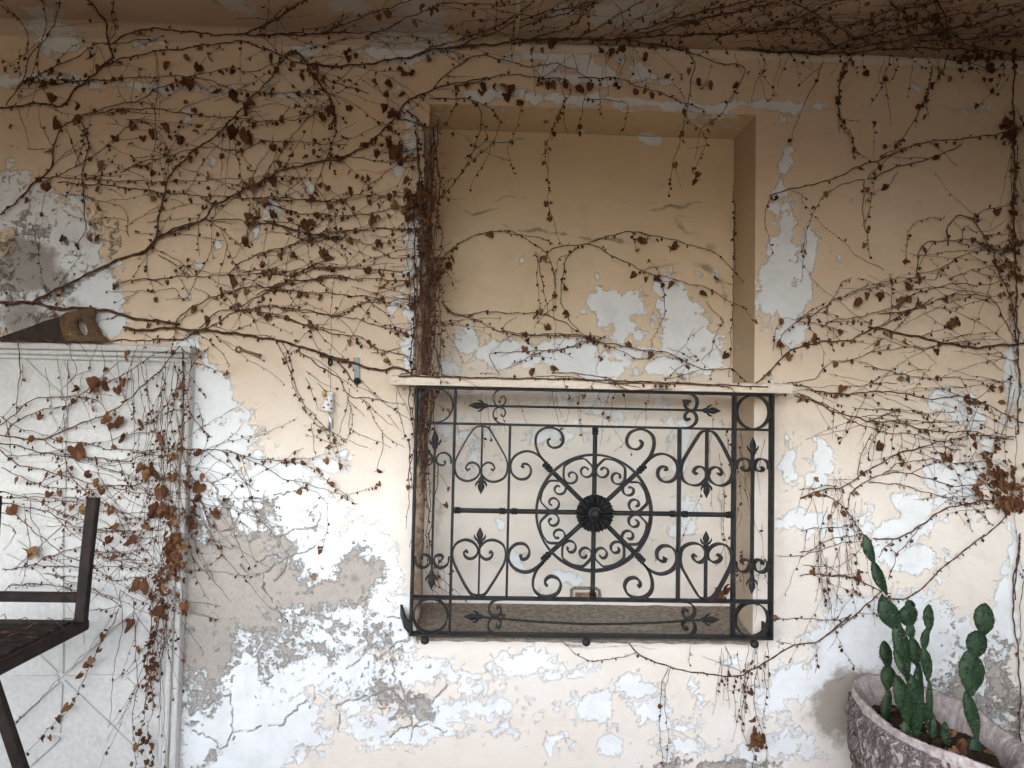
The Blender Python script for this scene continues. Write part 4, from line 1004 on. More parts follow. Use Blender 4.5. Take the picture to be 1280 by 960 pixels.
class Vine:
    def __init__(s, name, base, label, seed, group=None):
        s.root = empty(name, Vector(base), label, 'vine', group); s.r = random.Random(seed); s.tw = MB(); s.n_leaf = 0; s.extra = MB(); s.lines = []
        s.mode = 'w'
    def build_line(s, mb, px, r0, r1, mode, nubs, off0=.004, wob=1.0, sides=5, budsz=1.0):
        r = s.r; P = catmull(px, 3.2); k = len(P); pts = []; rr = []
        ph = [r.uniform(0, 6.3) for _ in range(5)]; lift = off0 + r.uniform(0, .012)
        for i, p in enumerate(P):
            t = i/max(1, k - 1); a = i*3.2
            wx = wob*(.9*math.sin(a*.11 + ph[0]) + .6*math.sin(a*.27 + ph[1])); wy = wob*(.9*math.sin(a*.13 + ph[2]) + .6*math.sin(a*.31 + ph[3]))
            rad_ = (r0 + (r1 - r0)*t)*(1 + .18*math.sin(a*.5 + ph[4]))
            off = rad_ + lift + .006*(1 + math.sin(a*.045 + ph[4]))
            pts.append(Vector(surf(p[0] + wx, p[1] + wy, mode, off))); rr.append(rad_)
        mb.tube(pts, rr, sides, cap=True)
        # nubs and shrivelled buds
        if nubs > 0 and k > 3:
            L = 0.0; nxt = r.expovariate(nubs)
            for i in range(1, k):
                d = pts[i] - pts[i-1]; L += d.length
                if L > nxt:
                    nxt = L + r.expovariate(nubs)
                    t = d.normalized() if d.length > 1e-6 else Vector((1, 0, 0))
                    sd = Vector((-t.z, 0, t.x)) * (1 if r.random() < .5 else -1)
                    dv = (sd*.9 + t*r.uniform(-.2, .8) + Vector((0, -.5*r.random(), 0)) + Vector((0, 0, -.25))).normalized()
                    if r.random() < .42:
                        ln = r.uniform(.005, .014); mb.tube([pts[i], pts[i] + dv*ln], [rr[i]*.7 + .0006, .0007], 4, mi=0)
                    else:
                        ln = r.uniform(.008, .019)*budsz; w_ = ln*r.uniform(.22, .42); o_ = pts[i] + dv*rr[i]*.5
                        dn = (dv*.6 + Vector((0, -.15, -.7))).normalized() if r.random() < .7 else dv
                        sv = dn.cross(Vector((r.uniform(-.4, .4), 1, r.uniform(-.4, .4)))).normalized(); nv = dn.cross(sv)
                        mb.add([o_, o_ + dn*ln*.5 + sv*w_, o_ + dn*ln, o_ + dn*ln*.5 - sv*w_, o_ + dn*ln*.45 + nv*w_*.7], [(0, 1, 4), (1, 2, 4), (2, 3, 4), (3, 0, 4), (0, 3, 2, 1)], 1)
        return pts
    def branch(s, reg, pts, r0=2.0, r1=1.0, mode=None, nubs=38, tw=5.0, tl=60, leaves=0.0, droop=.15, off=.004, name='branch', wob=1.0):
        mode = mode or s.mode; px = PX(reg, pts); mb = MB()
        s.build_line(mb, px, r0/1000, r1/1000, mode, nubs, off, wob, 6 if r0 > 3 else 5)
        o = mb.build(name, [M['stem'], M['bud']], s.root, smooth=True, sharp=rad(60))
        C = catmull(px, 4.0)
        L = sum(float(np.linalg.norm(C[i+1] - C[i])) for i in range(len(C) - 1))
        n = int(L/332*tw*1.1 + s.r.random())
        for _ in range(n):
            i = s.r.randrange(0, len(C) - 1); s.twig(C[i], C[i+1] - C[i], s.r.uniform(.35, 1.2)*tl, mode, droop)
        for _ in range(int(L/332*leaves*1.5 + s.r.random())):
            i = s.r.randrange(0, len(C)); s.leaf(C[i][0] + s.r.uniform(-5, 5), C[i][1] + s.r.uniform(-1, 6), s.r.uniform(5, 10), mode)
        return o
    def twig(s, p, d, L, mode, droop=.15, r0=None):
        r = s.r; a = math.atan2(d[1], d[0]) + r.choice((-1, 1))*r.uniform(.25, 1.1) + (math.pi if r.random() < .2 else 0)
        pts = [np.array(p, float)]; st = 12.0; curv = r.uniform(-.12, .12)
        for _ in range(max(2, int(L/st))):
            a += curv + r.uniform(-.16, .16)
            a += droop*.5*math.sin(math.pi/2 - a) if False else droop*.22*math.cos(a)
            pts.append(pts[-1] + np.array((math.cos(a), math.sin(a)))*st)
        s.build_line(s.tw, pts, (r0 or r.uniform(.7, 1.4))/1000, .0006, mode, 34, .003, .7, 4)
        if r.random() < .30: s.leaf(pts[-1][0], pts[-1][1], r.uniform(5, 9), mode)
    def leaf(s, px, py, size, mode=None, off=None):
        mode = mode or s.mode; r = s.r
        p = Vector(surf(px, py - size*.4, mode, off if off is not None else r.uniform(.014, .034)))
        sc = size/FPX*(p.y + 2.75)
        rot = Euler((r.uniform(-.7, .5), r.uniform(-.8, .8), r.gauss(0, .9)), 'XYZ'); me = r.choice(LEAVES)
        s.n_leaf += 1
        mat = Matrix.Translation(p) @ rot.to_matrix().to_4x4() @ Matrix.Diagonal((sc*r.uniform(.5, 1.1), sc*r.uniform(.8, 1.2), sc*1.1, 1))
        if s.n_leaf > 290:
            b0 = [mat @ v.co for v in me.vertices]; s.extra.add(b0, [tuple(f.vertices) for f in me.polygons]); return
        o = bpy.data.objects.new('leaf', me); COL.objects.link(o); o.parent = s.root
        o.matrix_parent_inverse = Matrix.Translation(-Vector(s.root.location)); o.matrix_basis = mat
    def leaves(s, reg, pts, mode=None):
        ox, oy, k = REG[reg]
        for x, y, sz in pts: s.leaf(ox + x*k, oy + y*k, sz, mode)
    def clump(s, cx, cy, rx, ry, n, sz=(7, 14), mode=None):
        for _ in range(n): s.leaf(cx + s.r.gauss(0, rx*.5), cy + s.r.gauss(0, ry*.5), s.r.uniform(*sz), mode, s.r.uniform(.015, .06))
    def hair(s, n, box, ang, L, mode=None, r0=.9, droop=0):
        """n fine strands starting in box (x0,y0,x1,y1), heading ang±spread (degrees)"""
        for _ in range(n):
            p = (s.r.uniform(box[0], box[2]), s.r.uniform(box[1], box[3])); a = rad(ang[0] + s.r.uniform(-ang[1], ang[1]))
            pts = [np.array(p)]; cv = s.r.uniform(-.06, .06)
            for _k in range(int(s.r.uniform(L[0], L[1])/14)):
                a += cv + s.r.uniform(-.10, .10); pts.append(pts[-1] + 14*np.array((math.cos(a), math.sin(a))))
            if len(pts) > 2: s.build_line(s.tw, pts, r0*s.r.uniform(.7, 1.3)/1000, .0006, mode or s.mode, 16, .003, .8, 4)
    def done(s):
        if s.tw.v:
            o = s.tw.build('fine_twigs', [M['stem'], M['bud']], s.root, smooth=True, sharp=rad(60)); o['kind'] = 'stuff'
        if s.extra.v:
            o = s.extra.build('leaf_litter', M['leaf'], s.root, smooth=True); o['kind'] = 'stuff'

# ---- 1: woody vine over the upper left of the wall
v = Vine('climbing_vine', onY(0, 380, -.01), 'woody vine with brown leaves sprawling over the upper wall left of the niche', 11)
for reg, pts, r0, r1, kw in [
 ('P', [(0,42),(130,38),(250,52),(400,78),(560,75),(680,95),(780,125),(900,148),(1070,165)], 5.5, 4.5, dict(tw=2)),
 ('P', [(760,195),(850,212),(1000,198),(1150,205),(1280,212)], 4.5, 4.0, dict(tw=3)),
 ('E', [(760,390),(850,405),(960,420),(1060,440),(1150,465),(1210,490),(1290,512)], 4.2, 4.0, dict(tw=4)),
 ('F', [(230,600),(330,625),(400,650),(470,660),(530,655),(580,675),(640,683)], 4.2, 4.0, dict(tw=3)),
 ('E', [(125,285),(200,250),(300,200),(400,150),(450,130),(530,105),(580,60),(650,25),(720,0)], 4.6, 4.0, {}),
 ('A', [(510,950),(580,895),(590,800),(610,730),(640,640),(700,580),(780,520),(850,460),(920,380),(1000,300),(1050,225),(1100,195),(1140,230)], 3.6, 2.4, dict(leaves=3)),
 ('A', [(580,890),(680,840),(760,815),(800,765),(890,715),(980,670),(1060,630),(1180,605),(1290,588)], 3.8, 3.0, dict(leaves=3)),
 ('B', [(300,600),(360,570),(420,530),(490,470),(520,430),(560,380),(640,340),(740,310),(860,290)], 3.6, 2.2, dict(leaves=6)),
 ('A', [(0,800),(60,750),(130,680),(190,620),(205,530),(230,470),(290,450),(320,490),(325,560),(310,640),(310,740),(320,850),(290,900)], 3.4, 1.4, dict(leaves=4)),
 ('A', [(130,680),(230,650),(310,600),(380,560),(440,500),(500,450)], 2, 1.2, dict(leaves=6)),
 ('A', [(130,660),(260,662),(420,672),(600,675),(780,670),(900,660)], 1.9, 1, dict(leaves=2)),
 ('A', [(220,680),(400,690),(560,710),(700,725),(900,735),(1100,745),(1290,745)], 2, 1.5, dict(leaves=3)),
 ('A', [(760,815),(900,820),(1040,840),(1150,870),(1290,885)], 1.8, 1.4, dict(leaves=3)),
 ('A', [(300,430),(400,400),(520,370),(600,325),(700,290),(840,255),(940,265),(1040,230)], 2, 1.2, dict(leaves=6)),
 ('A', [(190,300),(320,300),(440,295),(600,285),(740,290),(880,335),(1000,345),(1200,350)], 1.8, 1.1, dict(leaves=4)),
 ('A', [(330,425),(480,405),(620,410),(740,430),(840,435),(1000,450),(1120,440),(1240,410)], 1.9, 1.2, dict(leaves=4)),
 ('A', [(580,185),(590,260),(580,400),(575,560),(555,700)], 1.3, .8, dict(leaves=2)),
 ('A', [(490,460),(540,450),(600,520),(650,600)], 1.2, .8, {}),
 ('A', [(450,640),(540,600),(650,575),(760,545),(880,560),(1000,525),(1130,530),(1290,540)], 1.7, 1.1, dict(leaves=5)),
 ('A', [(215,720),(330,735),(460,780),(480,880)], 1.2, .8, {}),
 ('A', [(1140,240),(1190,310),(1240,390),(1250,470),(1220,580),(1170,700),(1160,780)], 2.4, 1.2, dict(leaves=5)),
 ('A', [(860,470),(880,560),(900,680),(930,760),(920,900)], 1.4, .9, dict(leaves=5)),
 ('A', [(1150,430),(1080,520),(1020,600),(960,700),(930,800)], 1.4, .9, dict(leaves=4)),
 ('B', [(20,820),(100,840),(200,870),(330,860),(450,850),(590,855)], 1.7, 1.3, dict(leaves=4)),
 ('B', [(0,735),(120,735),(260,750),(400,725),(520,730),(600,745)], 1.7, 1.2, dict(leaves=5)),
 ('B', [(0,745),(150,790),(280,800),(400,800),(500,775),(600,765)], 2.0, 1.4, dict(leaves=11)),
 ('B', [(0,690),(100,620),(230,600),(340,580),(450,600),(600,600)], 1.5, 1, dict(leaves=4)),
 ('B', [(390,720),(460,660),(540,600),(610,540)], 1.3, 1, dict(leaves=3)),
 ('F', [(0,120),(90,125),(170,175),(300,150),(430,140),(600,135)], 1.6, 1.2, dict(leaves=3)),
 ('F', [(0,300),(130,310),(250,280),(380,285),(480,290),(600,320)], 1.6, 1.3, dict(leaves=3)),
 ('F', [(0,385),(80,345),(200,325),(330,320),(460,325),(590,330)], 2.2, 1.6, dict(leaves=3)),
 ('F', [(0,340),(60,365),(180,370),(300,380),(420,390),(500,420),(590,405)], 1.6, 1.2, dict(leaves=3)),
 ('F', [(0,420),(120,430),(260,455),(400,480),(500,510),(610,545)], 1.6, 1.2, dict(leaves=2)),
 ('F', [(0,455),(150,480),(260,520),(380,540),(480,590),(620,625)], 1.9, 1.4, dict(leaves=4)),
 ('F', [(0,240),(100,210),(240,170),(380,180),(500,240),(600,240)], 1.6, 1.2, dict(leaves=4)),
 ('F', [(340,450),(380,420),(460,410),(540,400),(600,395)], 1.2, .9, {}),
 ('E', [(430,215),(560,205),(700,195),(880,190),(1050,175),(1200,165),(1290,160)], 1.8, 1.2, dict(leaves=3)),
 ('E', [(650,370),(700,320),(800,270),(930,235),(1060,230),(1200,195),(1290,195)], 2.2, 1.5, dict(leaves=5)),
 ('E', [(740,385),(800,335),(900,300),(1040,230),(1130,170),(1250,120)], 2.0, 1.4, dict(leaves=5)),
 ('E', [(690,415),(780,380),(900,320),(1000,310),(1150,330),(1290,340)], 1.8, 1.2, dict(leaves=3)),
 ('E', [(850,190),(900,140),(1000,100),(1100,75),(1250,50)], 1.7, 1.2, dict(leaves=4)),
 ('E', [(860,320),(1000,330),(1150,380),(1290,400)], 1.5, 1.1, dict(leaves=3)),
 ('E', [(720,190),(640,120),(560,100),(500,130)], 1.2, .8, {}),
 ('E', [(730,200),(690,280),(640,240),(560,250),(400,250)], 1.2, .8, {}),
 ('E', [(1030,440),(1060,490),(1090,580),(1140,680),(1200,750),(1260,880)], 1.5, .8, dict(leaves=5, tw=2)),
 ('F', [(100,555),(130,640),(145,740),(200,830),(270,910)], 1.3, .7, dict(leaves=4, tw=2)),
 ('F', [(150,590),(230,640),(300,690),(350,755),(430,770),(560,790)], 2.0, 1.1, dict(tw=3)),
 ('F', [(300,620),(340,680),(380,720)], 2.6, 2.0, dict(tw=0)),
 ('F', [(380,690),(430,740),(500,800),(590,860)], 1.3, .8, dict(tw=3)),
 ('F', [(340,750),(360,840),(330,930),(280,950)], 1.0, .7, dict(tw=1)),
 ('F', [(400,770),(440,840),(480,910),(560,950)], 1.1, .7, dict(tw=2)),
 ]:
    kw.setdefault('tw', 6.5); v.branch(reg, pts, r0, r1, **kw)
v.leaves('A', [(285,395,15),(300,440,13),(205,365,13),(195,455,15),(165,690,11),(430,515,11),(385,605,13),(370,615,10),(700,310,16),(740,250,14),(630,235,12),(345,210,12),(565,490,13),(610,465,15),(665,515,11),(625,510,9),(880,490,22),(915,500,22),(860,500,16),(930,400,15),(915,375,13),(1040,275,14),(1115,280,11),(810,340,11),(865,350,12),(915,690,19),(770,650,12),(1125,835,16),(1025,800,11),(915,900,12),(1240,400,15),(1245,440,13),(775,210,11),(690,210,12),(240,885,9),(360,885,10),(335,880,10),(460,705,10),(365,770,9),(730,490,9),(35,470,8)])
v.leaves('B', [(490,530,22),(500,560,20),(520,555,14),(540,545,12),(445,565,12),(540,265,15),(480,310,14),(490,350,14),(480,395,13),(550,350,11),(580,265,9),(440,300,9),(560,665,11),(505,770,14),(440,820,14),(170,830,17),(70,795,11),(520,420,14),(230,440,13),(530,590,12),(570,720,14),(560,770,15),(580,800,14),(600,760,13),(565,810,12)])
v.leaves('E', [(850,210,16),(815,255,13),(1210,110,16),(910,60,13),(1030,235,10),(760,355,14),(720,315,9),(980,145,9),(1090,110,9),(920,325,8)])
v.leaves('F', [(170,120,17),(250,230,14),(485,350,11),(515,345,11),(75,350,10),(455,185,10),(490,185,8),(20,265,9),(140,235,9),(345,555,9),(485,625,9)])
v.hair(50, (150, 120, 500, 430), (0, 40), (40, 150)); v.hair(14, (240, 120, 500, 360), (90, 20), (60, 170)); v.hair(16, (380,440,500,540), (60, 40), (30, 90))
v.hair(26, (10,20,300,300), (40,60), (30,110)); v.hair(24, (250,60,520,180), (10,50), (40,120)); v.clump(330, 150, 200, 110, 60, (5, 9)); v.clump(430, 250, 110, 90, 40, (5, 9))
v.done()

# ---- 2: fibrous trunk at the left edge of the niche
v = Vine('vine_trunk', (NX0 - .02, -.03, .66), 'thick fibrous vine trunk climbing the edge of the niche behind the grille', 12)
mb = MB(); pts = []; rr = []
for i in range(120):
    t = i/119; z = .67 + (2.50 - .67)*t
    pts.append(Vector((NX0 - .003 + .008*math.sin(t*9) + .004*math.sin(t*31), -.030 - .006*math.sin(t*13), z))); rr.append(.019*(1 - .35*t)*(1 + .10*math.sin(t*47) + .07*math.sin(t*90)))
mb.tube(pts, rr, 12); v_t = mb.build('stem', M['trunkm'], v.root, smooth=True)
def trunk_x(y): return 542 - (y - 150)*.0185
for i in range(30):
    y0 = v.r.uniform(140, 330) if i > 6 else v.r.uniform(450, 560); y1 = v.r.uniform(380, 735); y0, y1 = min(y0, y1 - 60), y1
    dx = v.r.gauss(-4, 7); n = max(3, int((y1 - y0)/40))
    P = [(trunk_x(y) + dx + v.r.gauss(0, 4), y) for y in np.linspace(y0, y1, n)]
    v.branch('O', P, v.r.uniform(1.2, 3.4), v.r.uniform(.9, 2.4), mode='0.012', nubs=26 if y0 < 400 else 8, tw=2 if y0 < 420 else .4, tl=26, off=.008 + .02*v.r.random(), name='strand')
v.clump(533, 270, 14, 60, 46, (4, 8.5), '0.01'); v.clump(530, 360, 12, 60, 30, (3.5, 7), '0.01'); v.clump(520, 245, 22, 20, 20, (8, 13), '0.01'); v.clump(548, 330, 8, 16, 8, (8, 11), '0.01')
v.hair(40, (505, 170, 552, 420), (90, 30), (20, 80), '0.02'); v.hair(36, (440, 190, 540, 450), (0, 22), (30, 100), 'w'); v.hair(14, (534, 420, 560, 470), (90, 25), (20, 50), '0.0')
v.hair(10, (530,690,550,740), (60,40), (20,70), '0.05')
v.branch('B', [(560,410),(610,450),(640,490),(650,560),(640,640)], 2.6, 2.2, leaves=2, tw=2)
v.branch('B', [(520,440),(580,450),(625,480),(640,520),(635,620),(630,720)], 2.4, 2.0, tw=2)
v.done()

# ---- 3: mass along the ceiling edge
v = Vine('ceiling_vine', onZ(1200, 40, CEIL), 'dense bare vine creeping along the ceiling edge above the niche', 13)
for reg, pts, r0, r1, kw in [
 ('A', [(0,405),(60,395),(130,385),(230,392),(285,330),(380,250),(420,215)], 4.0, 3.2, {}),
 ('A', [(380,250),(470,215),(560,195),(680,180),(880,155),(960,170),(1050,210),(1150,240),(1290,245)], 2.6, 2.2, dict(leaves=5)),
 ('A', [(420,215),(400,150),(398,85),(350,30),(318,-10)], 3.6, 2.8, dict(leaves=3)),
 ('A', [(420,165),(500,115),(620,110),(760,125),(900,130),(1060,130),(1200,125),(1290,110)], 2.8, 2.4, dict(leaves=2)),
 ('A', [(880,130),(980,95),(1060,50),(1140,-5)], 2.6, 2.0, {}),
 ('A', [(20,395),(80,310),(110,210),(180,130),(220,30),(225,-10)], 2.2, 1.4, dict(leaves=2)),
 ('A', [(80,310),(180,260),(270,220),(350,170),(440,160),(560,145)], 2.2, 1.4, dict(leaves=2)),
 ('A', [(0,20),(60,60),(100,120),(100,200)], 1.8, 1.2, {}),
 ('A', [(160,-10),(170,80),(150,180),(140,240)], 1.6, 1.0, dict(leaves=4)),
 ('A', [(100,315),(160,305),(240,310),(300,300)], 3.2, 2.2, dict(nubs=70)),
 ('A', [(425,-5),(420,60),(430,110),(400,160)], 1.5, 1.0, {}),
 ('B', [(200,240),(300,245),(400,240),(480,225),(560,215),(640,190),(740,175),(880,165),(980,150),(1100,145),(1290,145)], 3.8, 3.6, dict(tw=8)),
 ('B', [(0,130),(120,125),(240,125),(330,122),(420,120),(470,130)], 2.6, 1.6, {}),
 ('B', [(0,115),(60,80),(130,30),(190,-5)], 2.4, 1.8, {}),
 ('B', [(240,125),(330,90),(420,55),(520,20),(600,-5)], 2.2, 1.6, {}),
 ('B', [(420,130),(500,100),(580,60),(680,20),(760,10),(900,20),(1000,10)], 2.2, 1.4, dict(leaves=5)),
 ('B', [(560,215),(650,180),(760,145),(840,120),(930,80),(1000,30),(1040,-5)], 2.4, 1.6, {}),
 ('B', [(740,175),(860,130),(960,85),(1060,50),(1160,30),(1290,-5)], 2.6, 1.8, {}),
 ('B', [(200,240),(260,290),(330,320),(420,345)], 2.0, 1.2, {}),
 ('B', [(80,245),(90,215),(130,190),(180,215),(220,290),(280,380),(290,450)], 2.4, 1.4, dict(leaves=4)),
 ('B', [(660,330),(740,250),(840,205),(920,225),(1010,245),(1120,240),(1200,265),(1240,300)], 2.4, 1.2, dict(leaves=3)),
 ('B', [(740,320),(860,295),(940,275),(1040,290),(1130,290),(1170,330),(1130,420),(1100,480),(1080,570),(1085,660),(1090,760),(1095,815)], 2.0, .9, dict(leaves=7, mode='0.01', tw=3)),
 ('B', [(1060,290),(1120,300),(1150,360),(1120,440),(1100,520)], 1.5, 1, dict(mode='0.01', tw=3, leaves=4)),
 ('B', [(640,370),(740,365),(800,375),(840,420),(830,490),(800,580),(760,650),(700,720),(660,770)], 2.0, 1.0, dict(mode='0.0', tw=2, leaves=2)),
 ('B', [(800,375),(870,400),(905,450),(880,530),(800,600),(740,680),(690,740)], 1.5, .8, dict(mode='0.02', tw=2, leaves=2)),
 ('B', [(1010,330),(990,400),(960,500),(940,560),(955,640)], 1.1, .6, dict(mode='0.01', tw=2, leaves=3)),
 ('B', [(1250,300),(1225,360),(1210,430),(1190,490)], 1.4, .9, dict(mode='0.01', tw=2, leaves=6)),
 ('B', [(740,310),(745,380),(720,440),(670,490)], 1.4, .8, dict(tw=2, leaves=3)),
 ('C', [(0,160),(100,148),(220,145),(330,148),(450,150),(520,165),(640,185)], 3.6, 3.0, dict(tw=8)),
 ('C', [(370,150),(520,135),(680,130),(840,125),(950,115),(1040,108),(1130,115),(1200,165)], 3.0, 2.2, dict(tw=8)),
 ('C', [(400,150),(480,110),(600,70),(760,30),(900,0)], 2.4, 1.8, dict(tw=7)),
 ('C', [(420,145),(560,105),(720,65),(860,40),(1000,5)], 2.4, 1.8, dict(tw=7)),
 ('C', [(540,135),(640,90),(760,60),(900,20),(960,-5)], 2.0, 1.5, dict(tw=7)),
 ('C', [(0,110),(110,75),(240,35),(340,0)], 2.2, 1.6, {}),
 ('C', [(60,150),(150,120),(240,85),(300,20),(320,-5)], 2.2, 1.6, {}),
 ('C', [(250,140),(340,90),(420,40),(500,-5)], 2.2, 1.6, {}),
 ('C', [(380,0),(410,60),(408,140)], 1.2, .8, {}),
 ('C', [(620,170),(670,200),(760,230),(850,245),(860,280),(820,360),(770,430),(720,470)], 2.2, 1.0, dict(leaves=6, mode='0.01', tw=3)),
 ('C', [(650,190),(680,240),(665,320),(650,400),(640,470),(620,540),(600,600),(595,660),(580,725)], 2.0, .9, dict(leaves=9, mode='0.015', tw=4)),
 ('C', [(640,400),(660,450),(700,480),(720,530),(700,590),(685,620),(690,670)], 1.5, .8, dict(leaves=5, mode='0.015', tw=2)),
 ('C', [(700,480),(690,540),(685,590)], 1.0, .7, dict(mode='0.015', tw=0)),
 ('C', [(250,290),(380,290),(470,320),(560,350),(650,385),(710,410)], 2.0, 1.2, dict(leaves=3, mode='0.0', tw=3)),
 ('C', [(270,370),(340,372),(420,380),(430,430),(415,490)], 1.5, .8, dict(leaves=5, mode='0.0', tw=2)),
 ('C', [(400,170),(350,240),(325,330),(340,450)], 1.0, .6, dict(mode='0.0', tw=2)),
 ('C', [(930,195),(940,240),(905,320),(890,400)], 1.2, .7, dict(leaves=3, tw=2)),
 ('C', [(1180,190),(1150,240),(1130,310),(1080,400),(1050,480),(1040,540)], 1.8, .8, dict(leaves=4, tw=3)),
 ('C', [(1270,200),(1230,270),(1215,350),(1225,440),(1265,510),(1275,590)], 1.8, .9, dict(leaves=5, tw=3)),
 ('D', [(0,130),(140,125),(260,115),(400,108),(500,120),(560,175)], 2.8, 2.2, dict(tw=8)),
 ('D', [(220,175),(330,190),(450,195),(560,185),(700,170),(860,140),(1000,110),(1150,75),(1290,30)], 3.0, 2.4, dict(tw=9)),
 ('D', [(270,190),(400,195),(560,200),(700,190),(850,178),(1000,182),(1150,190),(1290,210)], 3.0, 2.6, dict(tw=9)),
 ('D', [(0,95),(140,60),(300,20),(400,-5)], 2.2, 1.6, dict(tw=7)),
 ('D', [(330,115),(450,60),(540,20),(620,-5)], 2.2, 1.6, dict(tw=7)),
 ('D', [(420,10),(500,50),(570,90),(640,130),(720,165),(780,185)], 2.6, 2.0, dict(tw=7)),
 ('D', [(560,180),(700,130),(860,95),(1000,60),(1140,40),(1290,0)], 2.4, 1.8, dict(tw=9)),
 ('D', [(600,110),(760,50),(900,20),(1040,-5)], 2.0, 1.6, dict(tw=9)),
 ('D', [(860,150),(1000,150),(1120,140),(1290,125)], 2.2, 1.8, dict(tw=9)),
 ('D', [(960,-5),(990,80),(985,180)], 3.0, 2.4, dict(tw=9, leaves=5)),
 ('D', [(780,0),(860,70),(960,120),(1080,170),(1200,195)], 2.2, 1.6, dict(tw=8)),
 ('D', [(640,200),(600,280),(590,360),(595,430),(620,490),(645,530),(645,590)], 1.8, .9, dict(leaves=6, tw=3)),
 ('D', [(780,210),(765,280),(740,340),(700,400)], 1.6, .8, dict(leaves=6, tw=3)),
 ('D', [(1000,210),(960,290),(920,350),(880,430),(840,500),(790,570),(700,660)], 2.0, 1.2, dict(leaves=7, tw=3)),
 ('D', [(935,240),(930,300),(920,370),(920,430)], 1.6, .8, dict(leaves=7, tw=3)),
 ('D', [(1000,220),(1100,240),(1170,260),(1240,230)], 2.0, 1.6, dict(leaves=8, tw=5)),
 ]:
    kw.setdefault('tw', 5); v.branch(reg, pts, r0, r1, **kw)
v.leaves('B', [(930,325,15),(945,325,14),(935,355,13),(880,325,11),(1025,185,11),(1105,155,13),(1110,320,14),(1135,320,12),(1060,315,12),(1195,325,13),(1250,315,11),(990,380,10),(660,45,13),(590,80,11),(630,25,10),(490,45,12),(455,60,10),(640,215,12),(830,320,12),(840,345,10),(1085,310,11),(1080,565,9),(1080,755,8),(1100,757,7),(790,585,9),(1080,455,8)])
v.leaves('C', [(155,155,14),(320,190,13),(365,195,13),(410,180,12),(520,180,14),(490,205,11),(390,320,13),(530,355,9),(465,340,10),(610,50,10),(660,260,10),(745,315,13),(845,315,10)])
v.clump(1180, 30, 110, 34, 70, (5, 10)); v.clump(1010, 30, 130, 30, 40, (4, 9)); v.clump(1235, 75, 50, 24, 30, (5, 11)); v.clump(780, 30, 120, 30, 22, (4, 8)); v.clump(60, 100, 40, 8, 14, (4, 8))
v.hair(56, (900, 0, 1270, 70), (-18, 16), (60, 200)); v.hair(26, (640, 5, 950, 60), (-22, 14), (60, 160)); v.hair(22, (330, 10, 640, 70), (-14, 24), (40, 140)); v.hair(26, (640, 60, 1260, 75), (95, 25), (20, 70), '0.005')
v.done()

